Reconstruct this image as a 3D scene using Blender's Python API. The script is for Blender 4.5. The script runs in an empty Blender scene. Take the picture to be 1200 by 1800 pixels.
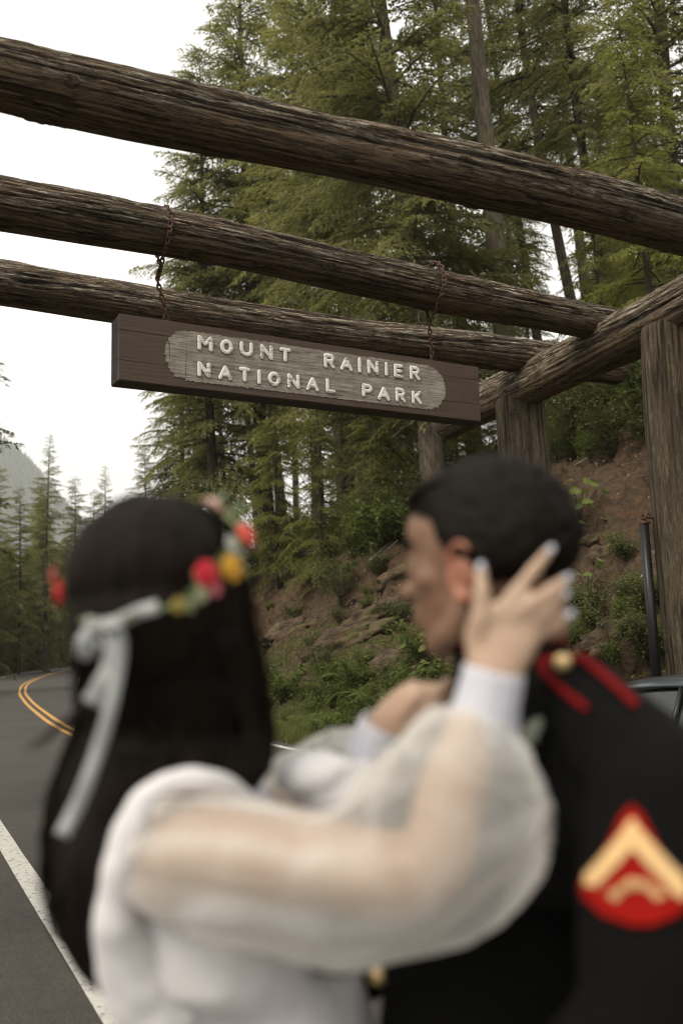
import bpy, bmesh, math, random
import numpy as np
from mathutils import Vector, Matrix, noise as mn
from mathutils.bvhtree import BVHTree
PI = math.pi
random.seed(7)
rng = np.random.default_rng(7)
sc = bpy.context.scene
COL = sc.collection

# ------------------------------------------------------------------ camera
F, CH = 1650.0, 1.55
PITCH, ROLL = math.atan(235 / F), math.atan(.032)
fw = Vector((0, math.cos(PITCH), math.sin(PITCH)))
r0 = Vector((1, 0, 0)); u0 = r0.cross(fw)
RT = math.cos(ROLL) * r0 - math.sin(ROLL) * u0
UP = math.cos(ROLL) * u0 + math.sin(ROLL) * r0
CAM = Vector((0, 0, CH))
cd = bpy.data.cameras.new('camera'); cam = bpy.data.objects.new('camera', cd); COL.objects.link(cam)
M3 = Matrix((RT, UP, -fw)).transposed()
cam.matrix_world = Matrix.Translation(CAM) @ M3.to_4x4()
cd.sensor_fit = 'HORIZONTAL'; cd.sensor_width = 24; cd.lens = 24 * F / 1200
cd.clip_start = .05; cd.clip_end = 9000
cd.dof.use_dof = True; cd.dof.focus_distance = 8.4; cd.dof.aperture_fstop = 1.75
sc.camera = cam

# ------------------------------------------------------------------ sky and sun
SUN_EL, SUN_AZ = 48, -138          # azimuth clockwise from +Y
w = bpy.data.worlds.new('World'); sc.world = w; w.use_nodes = True
nt = w.node_tree; N = nt.nodes; Lk = nt.links
bg = N['Background']
sky = N.new('ShaderNodeTexSky'); sky.sky_type = 'NISHITA'; sky.sun_disc = False
sky.sun_elevation = math.radians(SUN_EL); sky.sun_rotation = math.radians(SUN_AZ)
sky.air_density = 1; sky.dust_density = 4
hs = N.new('ShaderNodeHueSaturation'); hs.inputs['Saturation'].default_value = .12
mx = N.new('ShaderNodeMix'); mx.data_type = 'RGBA'; mx.inputs[0].default_value = .88
mx.inputs[7].default_value = (9.9, 9.7, 9.25, 1)
Lk.new(sky.outputs[0], hs.inputs['Color']); Lk.new(hs.outputs[0], mx.inputs[6]); Lk.new(mx.outputs[2], bg.inputs[0])
bg.inputs[1].default_value = .108
sd = bpy.data.lights.new('sun', 'SUN'); sd.energy = 2.3; sd.angle = math.radians(24); sd.color = (1, .90, .75)
so = bpy.data.objects.new('sun', sd); COL.objects.link(so)
az, el = math.radians(SUN_AZ), math.radians(SUN_EL)
sdir = Vector((math.sin(az) * math.cos(el), math.cos(az) * math.cos(el), math.sin(el)))
so.rotation_euler = sdir.to_track_quat('Z', 'Y').to_euler(); so.location = (0, 0, 30)
sc.view_settings.view_transform = 'Standard'; sc.view_settings.look = 'None'
sc.view_settings.exposure = .30; sc.view_settings.gamma = 1; sc.view_settings.use_curve_mapping = False
cy = sc.cycles
cy.use_denoising = True; cy.filter_width = 1.15
try: cy.denoiser = 'OPENIMAGEDENOISE'
except Exception: pass
cy.max_bounces = 6; cy.transparent_max_bounces = 12; cy.volume_bounces = 2; cy.diffuse_bounces = 3
cy.sample_clamp_indirect = 4

# ------------------------------------------------------------------ helpers
def ray(px, py): return fw + RT * ((px - 600) / F) + UP * ((900 - py) / F)
def P(px, py, d): return CAM + ray(px, py) * d                      # point at depth d along the view axis
def on_z(px, py, z):
    r = ray(px, py); return CAM + r * ((z - CH) / r.z)
def on_plane(px, py, p0, n):
    r = ray(px, py); return CAM + r * ((p0 - CAM).dot(n) / r.dot(n))

def tag(o, label=None, cat=None, group=None, kind=None):
    if label: o['label'] = label
    if cat: o['category'] = cat
    if group: o['group'] = group
    if kind: o['kind'] = kind
    return o
def thing(name, label, cat, loc=(0, 0, 0), group=None):
    o = bpy.data.objects.new(name, None); COL.objects.link(o); o.location = loc; o.empty_display_size = .2
    return tag(o, label, cat, group)
def link(name, me, mat=None, parent=None):
    o = bpy.data.objects.new(name, me); COL.objects.link(o)
    if mat is not None and not me.materials:
        for m in (mat if isinstance(mat, (list, tuple)) else [mat]): me.materials.append(m)
    if parent is not None:
        o.parent = parent
    return o
def keep(o, parent):           # parent without moving (vertices were given in world space; the parents are not turned)
    o.parent = parent; o.matrix_parent_inverse = Matrix.Translation(-parent.location)
    return o
def mesh_np(name, V, Fc, smooth=False, midx=None):
    me = bpy.data.meshes.new(name)
    V = np.asarray(V, dtype=np.float32); Fc = np.asarray(Fc, dtype=np.int32)
    k = Fc.shape[1]
    me.vertices.add(len(V)); me.vertices.foreach_set('co', V.ravel())
    me.loops.add(Fc.size); me.loops.foreach_set('vertex_index', Fc.ravel())
    me.polygons.add(len(Fc)); me.polygons.foreach_set('loop_start', np.arange(0, Fc.size, k, dtype=np.int32))
    me.polygons.foreach_set('loop_total', np.full(len(Fc), k, dtype=np.int32))
    if midx is not None: me.polygons.foreach_set('material_index', np.asarray(midx, dtype=np.int32))
    me.update(calc_edges=True)
    if smooth: me.shade_smooth()
    return me
def fattr(me, name, vals):
    a = me.attributes.new(name, 'FLOAT', 'POINT'); a.data.foreach_set('value', np.asarray(vals, dtype=np.float32))
def bm_obj(name, bm, mat, parent=None, smooth=True):
    me = bpy.data.meshes.new(name); bm.to_mesh(me); bm.free()
    if smooth: me.shade_smooth()
    return link(name, me, mat, parent)
def add_tube(bm, pts, rad, seg=10, cap=True, flat=1.0, up=Vector((0, 0, 1))):
    pts = [Vector(p) for p in pts]; rings = []
    n = len(pts)
    for i, p in enumerate(pts):
        t = (pts[min(i + 1, n - 1)] - pts[max(i - 1, 0)]).normalized()
        a = t.cross(up)
        if a.length < 1e-3: a = t.cross(Vector((1, 0, 0)))
        a.normalize(); b = a.cross(t).normalized()
        r = rad[i] if hasattr(rad, '__len__') else rad
        if hasattr(r, '__len__'): ra, rb = r
        else: ra, rb = r, r * flat
        rings.append([bm.verts.new(p + a * (math.cos(k * 2 * PI / seg) * ra) + b * (math.sin(k * 2 * PI / seg) * rb)) for k in range(seg)])
    for i in range(n - 1):
        for k in range(seg):
            bm.faces.new((rings[i][k], rings[i][(k + 1) % seg], rings[i + 1][(k + 1) % seg], rings[i + 1][k]))
    if cap:
        bm.faces.new(rings[0][::-1]); bm.faces.new(rings[-1])
    return rings
def add_ball(bm, c, r, rot=None, seg=20):
    m = Matrix.Translation(Vector(c))
    if rot is not None: m = m @ rot.to_4x4()
    r = r if hasattr(r, '__len__') else (r, r, r)
    m = m @ Matrix.Diagonal((*r, 1))
    bmesh.ops.create_uvsphere(bm, u_segments=seg, v_segments=seg // 2 + 2, radius=1, matrix=m)
def add_box(bm, c, s, rot=None):
    m = Matrix.Translation(Vector(c))
    if rot is not None: m = m @ rot.to_4x4()
    bmesh.ops.create_cube(bm, size=1, matrix=m @ Matrix.Diagonal((*s, 1)))
def catmull(ps, k=6):
    ps = [Vector(p) for p in ps]; out = []
    q = [2 * ps[0] - ps[1]] + ps + [2 * ps[-1] - ps[-2]]
    for i in range(1, len(q) - 2):
        for j in range(k):
            t = j / k; a, b, c, d = q[i - 1:i + 3]
            out.append(.5 * ((2 * b) + (c - a) * t + (2 * a - 5 * b + 4 * c - d) * t * t + (3 * b - a - 3 * c + d) * t ** 3))
    out.append(ps[-1]); return out
def lerp_list(vals, k):
    out = []
    for i in range(len(vals) - 1):
        for j in range(k):
            t = j / k
            a, b = vals[i], vals[i + 1]
            out.append(tuple(x * (1 - t) + y * t for x, y in zip(a, b)) if hasattr(a, '__len__') else a * (1 - t) + b * t)
    out.append(vals[-1]); return out
scratch = bpy.data.scenes.new('scratch')
def remeshed(name, bm, mat, parent, voxel=.007, smooth=4, disp=None):
    me = bpy.data.meshes.new(name + '_src'); bm.to_mesh(me); bm.free()
    o = bpy.data.objects.new(name + '_src', me); scratch.collection.objects.link(o)
    md = o.modifiers.new('r', 'REMESH'); md.mode = 'VOXEL'; md.voxel_size = voxel
    ms = o.modifiers.new('s', 'SMOOTH'); ms.factor = .5; ms.iterations = smooth
    with bpy.context.temp_override(scene=scratch, view_layer=scratch.view_layers[0]):
        dg = bpy.context.evaluated_depsgraph_get(); dg.update()
        out = bpy.data.meshes.new_from_object(o.evaluated_get(dg), depsgraph=dg)
    bpy.data.objects.remove(o); bpy.data.meshes.remove(me)
    out.name = name
    if disp:
        out.update()
        n_ = len(out.vertices); co = np.empty(n_ * 3, np.float32); no = np.empty(n_ * 3, np.float32)
        out.vertices.foreach_get('co', co); out.vertex_normals.foreach_get('vector', no)
        dd = np.array([disp(Vector(c)) for c in co.reshape(-1, 3).tolist()], np.float32)
        out.vertices.foreach_set('co', (co.reshape(-1, 3) + no.reshape(-1, 3) * dd[:, None]).ravel()); out.update()
    out.materials.clear()
    out.shade_smooth()
    return link(name, out, mat, parent)
def snoise(x, y, z=0.0): return mn.noise(Vector((x, y, z)))
def fbm(x, y, z=0.0, o=4): return mn.fractal(Vector((x, y, z)), 1.0, 2.0, o)
def sstep(a, b, x):
    t = min(1, max(0, (x - a) / (b - a))); return t * t * (3 - 2 * t)

# ------------------------------------------------------------------ materials
def new_mat(name):
    m = bpy.data.materials.new(name); m.use_nodes = True
    return m, m.node_tree.nodes, m.node_tree.links, m.node_tree.nodes['Principled BSDF']
def mapping(n, l, scale, coord='Object'):
    tc = n.new('ShaderNodeTexCoord'); mp = n.new('ShaderNodeMapping'); mp.inputs['Scale'].default_value = scale
    l.new(tc.outputs[coord], mp.inputs[0]); return mp.outputs[0]
def noise_n(n, l, vec, scale, detail=6, rough=.6, dist=0):
    t = n.new('ShaderNodeTexNoise'); t.inputs['Scale'].default_value = scale; t.inputs['Detail'].default_value = detail
    t.inputs['Roughness'].default_value = rough; t.inputs['Distortion'].default_value = dist
    l.new(vec, t.inputs['Vector']); return t.outputs['Fac']
def ramp(n, l, fac, stops):
    r = n.new('ShaderNodeValToRGB'); e = r.color_ramp.elements
    while len(e) < len(stops): e.new(.5)
    for k, (p, c) in enumerate(stops):
        e[k].position = p; e[k].color = (*c, 1) if len(c) == 3 else c
    l.new(fac, r.inputs[0]); return r.outputs[0]
def mixc(n, l, fac, a, b, mode='MIX'):
    m = n.new('ShaderNodeMix'); m.data_type = 'RGBA'; m.blend_type = mode
    for s, v in ((0, fac), (6, a), (7, b)):
        if isinstance(v, (int, float)): m.inputs[s].default_value = v
        elif isinstance(v, tuple): m.inputs[s].default_value = (*v, 1)
        else: l.new(v, m.inputs[s])
    return m.outputs[2]
def math_n(n, l, op, a, b=0.0, clamp=False):
    m = n.new('ShaderNodeMath'); m.operation = op; m.use_clamp = clamp
    for s, v in ((0, a), (1, b)):
        if isinstance(v, (int, float)): m.inputs[s].default_value = v
        else: l.new(v, m.inputs[s])
    return m.outputs[0]
def bump(n, l, bs, h, strength=.5, dist=.02):
    b = n.new('ShaderNodeBump'); b.inputs['Strength'].default_value = strength; b.inputs['Distance'].default_value = dist
    l.new(h, b.inputs['Height']); l.new(b.outputs[0], bs.inputs['Normal']); return b
def attr(n, name):
    a = n.new('ShaderNodeAttribute'); a.attribute_name = name; return a.outputs['Fac']
def plain(name, col, rough=.6, metal=0, var=.15, vs=20, sheen=0):
    m, n, l, b = new_mat(name)
    v = mapping(n, l, (1, 1, 1))
    f = noise_n(n, l, v, vs)
    d = tuple(c * (1 - var) for c in col); e = tuple(min(1, c * (1 + var)) for c in col)
    l.new(ramp(n, l, f, [(.3, d), (.7, e)]), b.inputs['Base Color'])
    b.inputs['Roughness'].default_value = rough; b.inputs['Metallic'].default_value = metal
    if sheen: b.inputs['Sheen Weight'].default_value = sheen
    return m

def log_material(name, pale, mid, dark, under):
    m, n, l, b = new_mat(name)
    n1 = noise_n(n, l, mapping(n, l, (.45, 11, 11)), 1.6, 8, .62, .5)
    n2 = noise_n(n, l, mapping(n, l, (2.2, 95, 95)), 1.4, 6, .75)
    n3 = noise_n(n, l, mapping(n, l, (.8, 1.6, 1.6)), 1.2, 5, .6, 1.0)
    c = ramp(n, l, n1, [(.28, tuple((a_ + b_) / 2 for a_, b_ in zip(dark, mid))), (.42, mid), (.58, mid), (.74, pale)])
    c = mixc(n, l, .85 if 'log' in name else .55, c, ramp(n, l, n2, [(.36, (.50, .48, .46)), (.56, (1.12, 1.1, 1.08))]), 'MULTIPLY')
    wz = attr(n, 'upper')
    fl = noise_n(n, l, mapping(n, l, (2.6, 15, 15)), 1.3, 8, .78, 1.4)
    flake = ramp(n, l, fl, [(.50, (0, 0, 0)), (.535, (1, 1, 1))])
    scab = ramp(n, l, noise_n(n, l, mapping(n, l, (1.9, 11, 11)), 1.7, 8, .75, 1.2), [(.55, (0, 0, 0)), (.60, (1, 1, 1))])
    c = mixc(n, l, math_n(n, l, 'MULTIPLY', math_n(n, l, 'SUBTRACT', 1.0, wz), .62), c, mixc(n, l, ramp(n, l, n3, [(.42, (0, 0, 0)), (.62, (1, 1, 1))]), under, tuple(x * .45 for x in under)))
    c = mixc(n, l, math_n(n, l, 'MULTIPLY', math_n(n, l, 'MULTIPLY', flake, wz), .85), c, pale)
    c = mixc(n, l, math_n(n, l, 'MULTIPLY', math_n(n, l, 'MULTIPLY', scab, wz), .5), c, tuple(x * .8 for x in dark))
    # long drying cracks: thin lines where two stretched noises cross their middle value
    lines = None
    for sc_, th in (((.35, 5, 5), .013), ((.8, 14, 14), .016), ((1.6, 30, 30), .02)):
        q = noise_n(n, l, mapping(n, l, sc_), 1.5, 4, .55, .3)
        q = math_n(n, l, 'ABSOLUTE', math_n(n, l, 'SUBTRACT', q, .5))
        q = math_n(n, l, 'LESS_THAN', q, th)
        lines = q if lines is None else math_n(n, l, 'MAXIMUM', lines, math_n(n, l, 'MULTIPLY', q, .75))
    c = mixc(n, l, math_n(n, l, 'MULTIPLY', lines, .8 if 'log' in name else .35), c, tuple(x * .3 for x in dark))
    c = mixc(n, l, attr(n, 'crack'), c, tuple(x * .3 for x in dark))
    c = mixc(n, l, attr(n, 'knot'), c, tuple(x * .5 for x in dark))
    l.new(c, b.inputs['Base Color']); b.inputs['Roughness'].default_value = .9
    b.inputs['Specular IOR Level'].default_value = .2
    h = math_n(n, l, 'ADD', math_n(n, l, 'MULTIPLY', n1, 1.4), n2)
    h = math_n(n, l, 'SUBTRACT', math_n(n, l, 'ADD', h, math_n(n, l, 'MULTIPLY', math_n(n, l, 'MULTIPLY', flake, wz), .35)), math_n(n, l, 'MULTIPLY', lines, 1.2))
    bump(n, l, b, h, 1.0, .022)
    return m
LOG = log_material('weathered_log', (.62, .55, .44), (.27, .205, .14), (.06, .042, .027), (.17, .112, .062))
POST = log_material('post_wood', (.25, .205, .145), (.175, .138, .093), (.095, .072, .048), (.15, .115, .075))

def foliage_mat(name, dark, light, tip, trans=.35, scale=.9):
    m, n, l, b = new_mat(name)
    v = mapping(n, l, (1, 1, 1))
    f = noise_n(n, l, v, scale, 4, .6)
    c = ramp(n, l, f, [(.33, dark), (.66, light)])
    oi = n.new('ShaderNodeObjectInfo')
    hv = n.new('ShaderNodeHueSaturation'); l.new(c, hv.inputs['Color'])
    mr = n.new('ShaderNodeMapRange'); mr.inputs[3].default_value = .75; mr.inputs[4].default_value = 1.25
    l.new(oi.outputs['Random'], mr.inputs[0]); l.new(mr.outputs[0], hv.inputs['Value'])
    c = mixc(n, l, attr(n, 'tip'), hv.outputs[0], tip)
    l.new(c, b.inputs['Base Color']); b.inputs['Roughness'].default_value = .7; b.inputs['Specular IOR Level'].default_value = .25
    tr = n.new('ShaderNodeBsdfTranslucent'); l.new(c, tr.inputs[0])
    ms = n.new('ShaderNodeMixShader'); ms.inputs[0].default_value = trans
    out = n['Material Output']
    l.new(b.outputs[0], ms.inputs[1]); l.new(tr.outputs[0], ms.inputs[2]); l.new(ms.outputs[0], out.inputs[0])
    return m
NEEDLE = foliage_mat('fir_needles', (.14, .143, .045), (.31, .305, .105), (.38, .37, .14), .54)
NEEDLE2 = foliage_mat('hemlock_needles', (.125, .132, .034), (.225, .23, .058), (.33, .335, .095), .5)
FARN = foliage_mat('far_needles', (.085, .10, .034), (.18, .195, .068), (.24, .25, .10), .45, .5)
LICHEN = plain('lichen', (.23, .225, .14), .9)
LEAF = foliage_mat('broad_leaves', (.06, .085, .02), (.12, .155, .038), (.19, .23, .06), .45, 3)
LEAFD = foliage_mat('shrub_leaves', (.06, .07, .025), (.115, .125, .042), (.17, .175, .07), .4, 3)
GRASS = foliage_mat('verge_grass', (.07, .082, .022), (.12, .135, .04), (.17, .17, .06), .4, 2)

def bark_mat(name, a, b_, c_):
    m, n, l, b = new_mat(name)
    v = mapping(n, l, (7, 7, 1.1))
    f = noise_n(n, l, v, 1.8, 8, .72, .8)
    v2 = mapping(n, l, (1.2, 1.2, .5)); g = noise_n(n, l, v2, 1.5, 5, .6)
    c = ramp(n, l, f, [(.32, a), (.52, b_), (.72, c_)])
    c = mixc(n, l, math_n(n, l, 'MULTIPLY', ramp(n, l, g, [(.5, (0, 0, 0)), (.62, (1, 1, 1))]), .45), c, (.16, .165, .09))
    l.new(c, b.inputs['Base Color']); b.inputs['Roughness'].default_value = .95; b.inputs['Specular IOR Level'].default_value = .15
    bump(n, l, b, f, 1.0, .05); return m
BARK = bark_mat('fir_bark', (.04, .032, .024), (.13, .103, .078), (.25, .21, .165))
BARKD = bark_mat('dark_bark', (.018, .014, .01), (.055, .043, .03), (.10, .082, .06))
DEAD = plain('dead_wood', (.22, .19, .155), .9, var=.4, vs=6)

def asphalt_mat():
    m, n, l, b = new_mat('asphalt')
    v = mapping(n, l, (1, 1, 1))
    f = noise_n(n, l, v, 160, 3, .8); g = noise_n(n, l, v, .7, 6, .6); g2 = noise_n(n, l, v, 9, 5, .7)
    vo = n.new('ShaderNodeTexVoronoi'); vo.inputs['Scale'].default_value = 95; l.new(v, vo.inputs['Vector'])
    c = ramp(n, l, f, [(.35, (.018, .016, .013)), (.5, (.042, .037, .031)), (.68, (.13, .115, .095))])
    c = mixc(n, l, .55, c, ramp(n, l, vo.outputs['Color'], [(.2, (.45, .44, .42)), (.8, (1.5, 1.45, 1.38))]), 'MULTIPLY')
    c = mixc(n, l, .8, c, ramp(n, l, g, [(.35, (.72, .72, .72)), (.65, (1.18, 1.16, 1.12))]), 'MULTIPLY')
    c = mixc(n, l, .5, c, ramp(n, l, g2, [(.4, (.75, .74, .72)), (.6, (1.1, 1.1, 1.1))]), 'MULTIPLY')
    l.new(c, b.inputs['Base Color']); b.inputs['Roughness'].default_value = .8
    bump(n, l, b, f, .6, .006); return m
ASPH = asphalt_mat()
def paint_mat(name, col, under=(.06, .056, .05), worn=.42):
    m, n, l, b = new_mat(name)
    v = mapping(n, l, (1, 1, 1))
    f = noise_n(n, l, v, 26, 9, .78); g = noise_n(n, l, v, 130, 3, .8)
    k = math_n(n, l, 'ADD', f, math_n(n, l, 'MULTIPLY', math_n(n, l, 'SUBTRACT', g, .5), .35))
    mask = ramp(n, l, k, [(worn - .05, (0, 0, 0)), (worn + .05, (1, 1, 1))])
    c = mixc(n, l, mask, under, mixc(n, l, g, tuple(x * .75 for x in col), col))
    l.new(c, b.inputs['Base Color']); b.inputs['Roughness'].default_value = .75
    bump(n, l, b, g, .4, .004); return m
WLINE = paint_mat('white_road_paint', (.60, .58, .53))
YLINE = paint_mat('yellow_road_paint', (.62, .33, .075), worn=.36)

def ground_mat():
    m, n, l, b = new_mat('hillside_soil')
    v = mapping(n, l, (1, 1, 1))
    f = noise_n(n, l, v, .55, 8, .65, .4); g = noise_n(n, l, v, 7, 8, .72); h = noise_n(n, l, v, 45, 4, .7)
    vs = mapping(n, l, (1, 1, 3.2)); st = noise_n(n, l, vs, 1.6, 7, .7, 1.2)
    soil = ramp(n, l, g, [(.34, (.018, .013, .008)), (.48, (.075, .048, .028)), (.66, (.155, .103, .064))])
    soil = mixc(n, l, ramp(n, l, f, [(.4, (0, 0, 0)), (.62, (1, 1, 1))]), soil, mixc(n, l, .5, soil, (.14, .10, .066)))
    soil = mixc(n, l, math_n(n, l, 'MULTIPLY', ramp(n, l, st, [(.55, (0, 0, 0)), (.68, (1, 1, 1))]), .6), soil, (.17, .072, .022))
    soil = mixc(n, l, .55, soil, ramp(n, l, h, [(.3, (.45, .45, .45)), (.7, (1.35, 1.33, 1.3))]), 'MULTIPLY')
    litter = ramp(n, l, g, [(.3, (.035, .035, .014)), (.55, (.085, .08, .03)), (.75, (.13, .12, .05))])
    c = mixc(n, l, attr(n, 'green'), soil, litter)
    l.new(c, b.inputs['Base Color']); b.inputs['Roughness'].default_value = .95; b.inputs['Specular IOR Level'].default_value = .2
    bump(n, l, b, math_n(n, l, 'ADD', g, math_n(n, l, 'MULTIPLY', h, .4)), 1.0, .12); return m
SOIL = ground_mat()
def rock_mat():
    m, n, l, b = new_mat('slope_rock')
    v = mapping(n, l, (1, 1, 1)); f = noise_n(n, l, v, 3, 9, .7, .5); g = noise_n(n, l, v, .9, 5, .6)
    c = ramp(n, l, f, [(.38, (.012, .008, .005)), (.5, (.065, .040, .022)), (.66, (.15, .095, .055))])
    c = mixc(n, l, ramp(n, l, g, [(.5, (0, 0, 0)), (.62, (.7, .7, .7))]), c, (.085, .082, .026))
    l.new(c, b.inputs['Base Color']); b.inputs['Roughness'].default_value = .93; bump(n, l, b, f, 1, .06); return m
ROCK = rock_mat()

# ------------------------------------------------------------------ the road's curve
ctrl = [(2.9 + 10 * .438 * 1.0 * k, 1.5 - 10 * .899 * k) for k in (4, 3, 2, 1)]
ctrl += [(2.9, 1.5), (-1.45, 10.5), (-5.7, 19.6), (-8.5, 26.4), (-11.2, 33.4), (-14.4, 42.3), (-18.5, 55.4), (-24.0, 77), (-27.6, 96), (-29.5, 116), (-29, 140), (-25, 170), (-18, 200)]
_c = catmull([(x, y, 0) for x, y in ctrl], 12)
_L = [0]
for a, b in zip(_c, _c[1:]): _L.append(_L[-1] + (b - a).length)
S0 = 40.0                                   # arc length at ctrl (2.9,1.5)
i0 = min(range(len(_c)), key=lambda i: (_c[i] - Vector((2.9, 1.5, 0))).length)
_S = np.array(_L) - _L[i0]
_X = np.array([p.x for p in _c]); _Y = np.array([p.y for p in _c])
def C(s):
    s_ = min(max(s, _S[0]), _S[-1])
    x = float(np.interp(s_, _S, _X)); y = float(np.interp(s_, _S, _Y))
    e = 1.2
    a = max(s_ - e, _S[0]); b = min(s_ + e, _S[-1])
    dx = float(np.interp(b, _S, _X) - np.interp(a, _S, _X)); dy = float(np.interp(b, _S, _Y) - np.interp(a, _S, _Y))
    L = math.hypot(dx, dy); dx /= L; dy /= L
    x += dx * (s - s_); y += dy * (s - s_)
    return x, y, dx, dy
def at_so(s, o):
    x, y, dx, dy = C(s); return x + dy * o, y - dx * o
def so_of(x, y):
    i = int(np.argmin((_X - x) ** 2 + (_Y - y) ** 2)); s = _S[i]
    for _ in range(3):
        cx, cy_, dx, dy = C(s); s += (x - cx) * dx + (y - cy_) * dy
    cx, cy_, dx, dy = C(s)
    return s, (x - cx) * dy - (y - cy_) * dx
def lane(s): return 2.32 + .55 * sstep(18, 45, s)
def hill_h(s, o):
    """ground height at arc length s, offset o to the right of the centre line"""
    foot = 4.9 + .35 * math.sin(s * .21) + .45 * sstep(30, 70, s)
    if o > 0:
        h = 0
        if o > lane(s) + .35:
            h = -.12 * sstep(lane(s) + .35, lane(s) + 1.4, o)
        if o > foot:
            d = o - foot
            top = 9.5 + 1.5 * snoise(s * .09, 3.3)
            run = min(d, top)
            h = -.12 + .80 * run - .9 * math.exp(-run * 1.2) * (1 - math.exp(-run * 2))
            if d > top: h += .30 * min(d - top, 55) + .05 * max(0, d - top - 55)
            h += .9 * snoise(s * .16, o * .16, 5) * sstep(0, 4, d)
    else:
        q = -o
        h = -.10 * sstep(3.6, 5.5, q) * sstep(20, 34, s)
        h += .10 * sstep(6, 30, q) * (q - 6) * .25 * sstep(30, 60, s)
        h += .25 * snoise(s * .08, o * .08, 9) * sstep(7, 14, q)
    return h
def ground_z(x, y):
    s, o = so_of(x, y); return hill_h(s, o)

def build_ground():
    ss = list(np.concatenate([np.arange(-400, -40, 40), np.arange(-40, 8, 2.0), np.arange(8, 52, .13), np.arange(52, 80, .8), np.arange(80, 200, 4), np.arange(200, 1500, 60)]))
    oo = list(np.concatenate([np.arange(-1500, -200, 130), np.arange(-200, -40, 12), np.arange(-40, -8, 2), np.arange(-8, 2.6, .9), np.arange(2.6, 4.6, .16), np.arange(4.6, 17, .105), np.arange(17, 30, .7), np.arange(30, 80, 4), np.arange(80, 240, 20)]))
    V = []; G = []
    for s in ss:
        x0, y0, dx, dy = C(s)
        for o in oo:
            x, y = x0 + dy * o, y0 - dx * o
            h = hill_h(s, o); g = 1.0
            fine = 7 < s < 54 and 4.4 < o < 18
            if o > 4.2:
                d = o - 4.9
                m_ = sstep(.2, 2.5, d) * (1 - sstep(60, 90, s))
                if fine:
                    # ledges: the soil hangs over hollows, pushed along the offset
                    n1 = mn.noise(Vector((s * .32, h * .55, 2.0))); n2 = mn.noise(Vector((s * .9, h * 1.5, o * .4)))
                    n3 = mn.fractal(Vector((s * 2.2, o * 2.2, h * 2)), 1, 2, 4)
                    push = (.85 * n1 + .42 * n2) * m_ * (1 - sstep(10, 12.5, o) * .7)
                    band = sstep(14, 22, s) * (1 - sstep(40, 48, s)) * math.exp(-((h - 2.6 - 1.0 * snoise(s * .3, 7)) / .75) ** 2)
                    push += .95 * band * (.35 + max(0, mn.noise(Vector((s * .55, 1, 8)))) * 1.6)
                    x += dy * push; y -= dx * push
                    n5 = mn.fractal(Vector((s * 1.1, o * 1.1, 4)), 1, 2, 5)
                    h += (.26 * n3 + .12 * n2 + .42 * abs(n5) - .1) * m_
                # where things grow
                dens = mn.fractal(Vector((s * .14, o * .2, 1.5)), 1, 2, 3)
                bare = sstep(.6, 2.2, d) * (1 - sstep(8.6, 10.6, d + 1.6 * dens)) * sstep(-.55, .0, -dens + .15)
                bare *= 1 - .75 * sstep(38, 55, s)
                g = 1 - min(1, bare * 1.25)
                if not fine: h += .25 * snoise(x * .5, y * .5) * sstep(3, 6, d)
            V.append((x, y, h)); G.append(g)
    ns, no = len(ss), len(oo)
    idx = np.arange(ns * no).reshape(ns, no)
    Fc = np.stack([idx[:-1, :-1].ravel(), idx[:-1, 1:].ravel(), idx[1:, 1:].ravel(), idx[1:, :-1].ravel()], 1)
    # drop the ground under the carriageway a little so that the asphalt sheet lies 4 mm or more above
    V = np.array(V)
    me = mesh_np('ground', V, Fc, True); fattr(me, 'green', G)
    o = link('ground', me, SOIL); tag(o, kind='structure')
    bv = BVHTree.FromPolygons([tuple(v) for v in V[:, :]], Fc.tolist())
    return o, bv
ground, GBVH = build_ground()
def drop(x, y, z=80):
    hit = GBVH.ray_cast(Vector((x, y, z)), Vector((0, 0, -1)))
    return hit[0].z if hit[0] else 0

def strip(name, s_list, o0, o1, z, mat, jag=0.0, kind='structure', parent=None):
    V = []; Fc = []
    for i, s in enumerate(s_list):
        a = o0(s) if callable(o0) else o0; b = o1(s) if callable(o1) else o1
        if jag: a += jag * snoise(s * 3.1, 1.7); b += jag * snoise(s * 3.7, 8.1)
        m_ = 5
        for k in range(m_):
            x, y = at_so(s, a + (b - a) * k / (m_ - 1)); V.append((x, y, z))
    for i in range(len(s_list) - 1):
        for k in range(4):
            q = i * 5 + k; Fc.append((q, q + 1, q + 6, q + 5))
    me = mesh_np(name, V, Fc, True)
    o = link(name, me, mat, parent)
    if kind: tag(o, kind=kind)
    return o
RS = list(np.arange(-60, 8, 1.0)) + list(np.arange(8, 80, .5)) + list(np.arange(80, 260, 2))
def left_edge(s): return -(7.6 - 4.25 * sstep(14, 30, s)) - .2 * sstep(45, 60, s) - .35 * sstep(18, 45, s)
road = strip('road', RS, left_edge, lambda s: lane(s) + .30, .006, ASPH, .03)
strip('edge_line', RS, lambda s: -lane(s) - .07, lambda s: -lane(s) + .075, .011, WLINE, .006)
strip('edge_line', RS, lambda s: lane(s) - .06, lambda s: lane(s) + .06, .011, WLINE, .006)
strip('centre_line', RS, -.17, -.06, .011, YLINE, .005)
strip('centre_line', RS, .06, .17, .011, YLINE, .005)
# tarred joint across the road
SEAL = plain('joint_sealer', (.022, .021, .02), .5)
jv = []
for k in range(40):
    o_ = -7.2 + k * 9.6 / 39
    for dsx in (0, .035):
        x, y = at_so(20.6 + .05 * snoise(o_ * 2, 4) + dsx + .06 * o_, o_); jv.append((x, y, .0155))
jo = link('road_joint', mesh_np('road_joint', jv, [(2 * k, 2 * k + 1, 2 * k + 3, 2 * k + 2) for k in range(39)]), SEAL); tag(jo, kind='structure')

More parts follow.
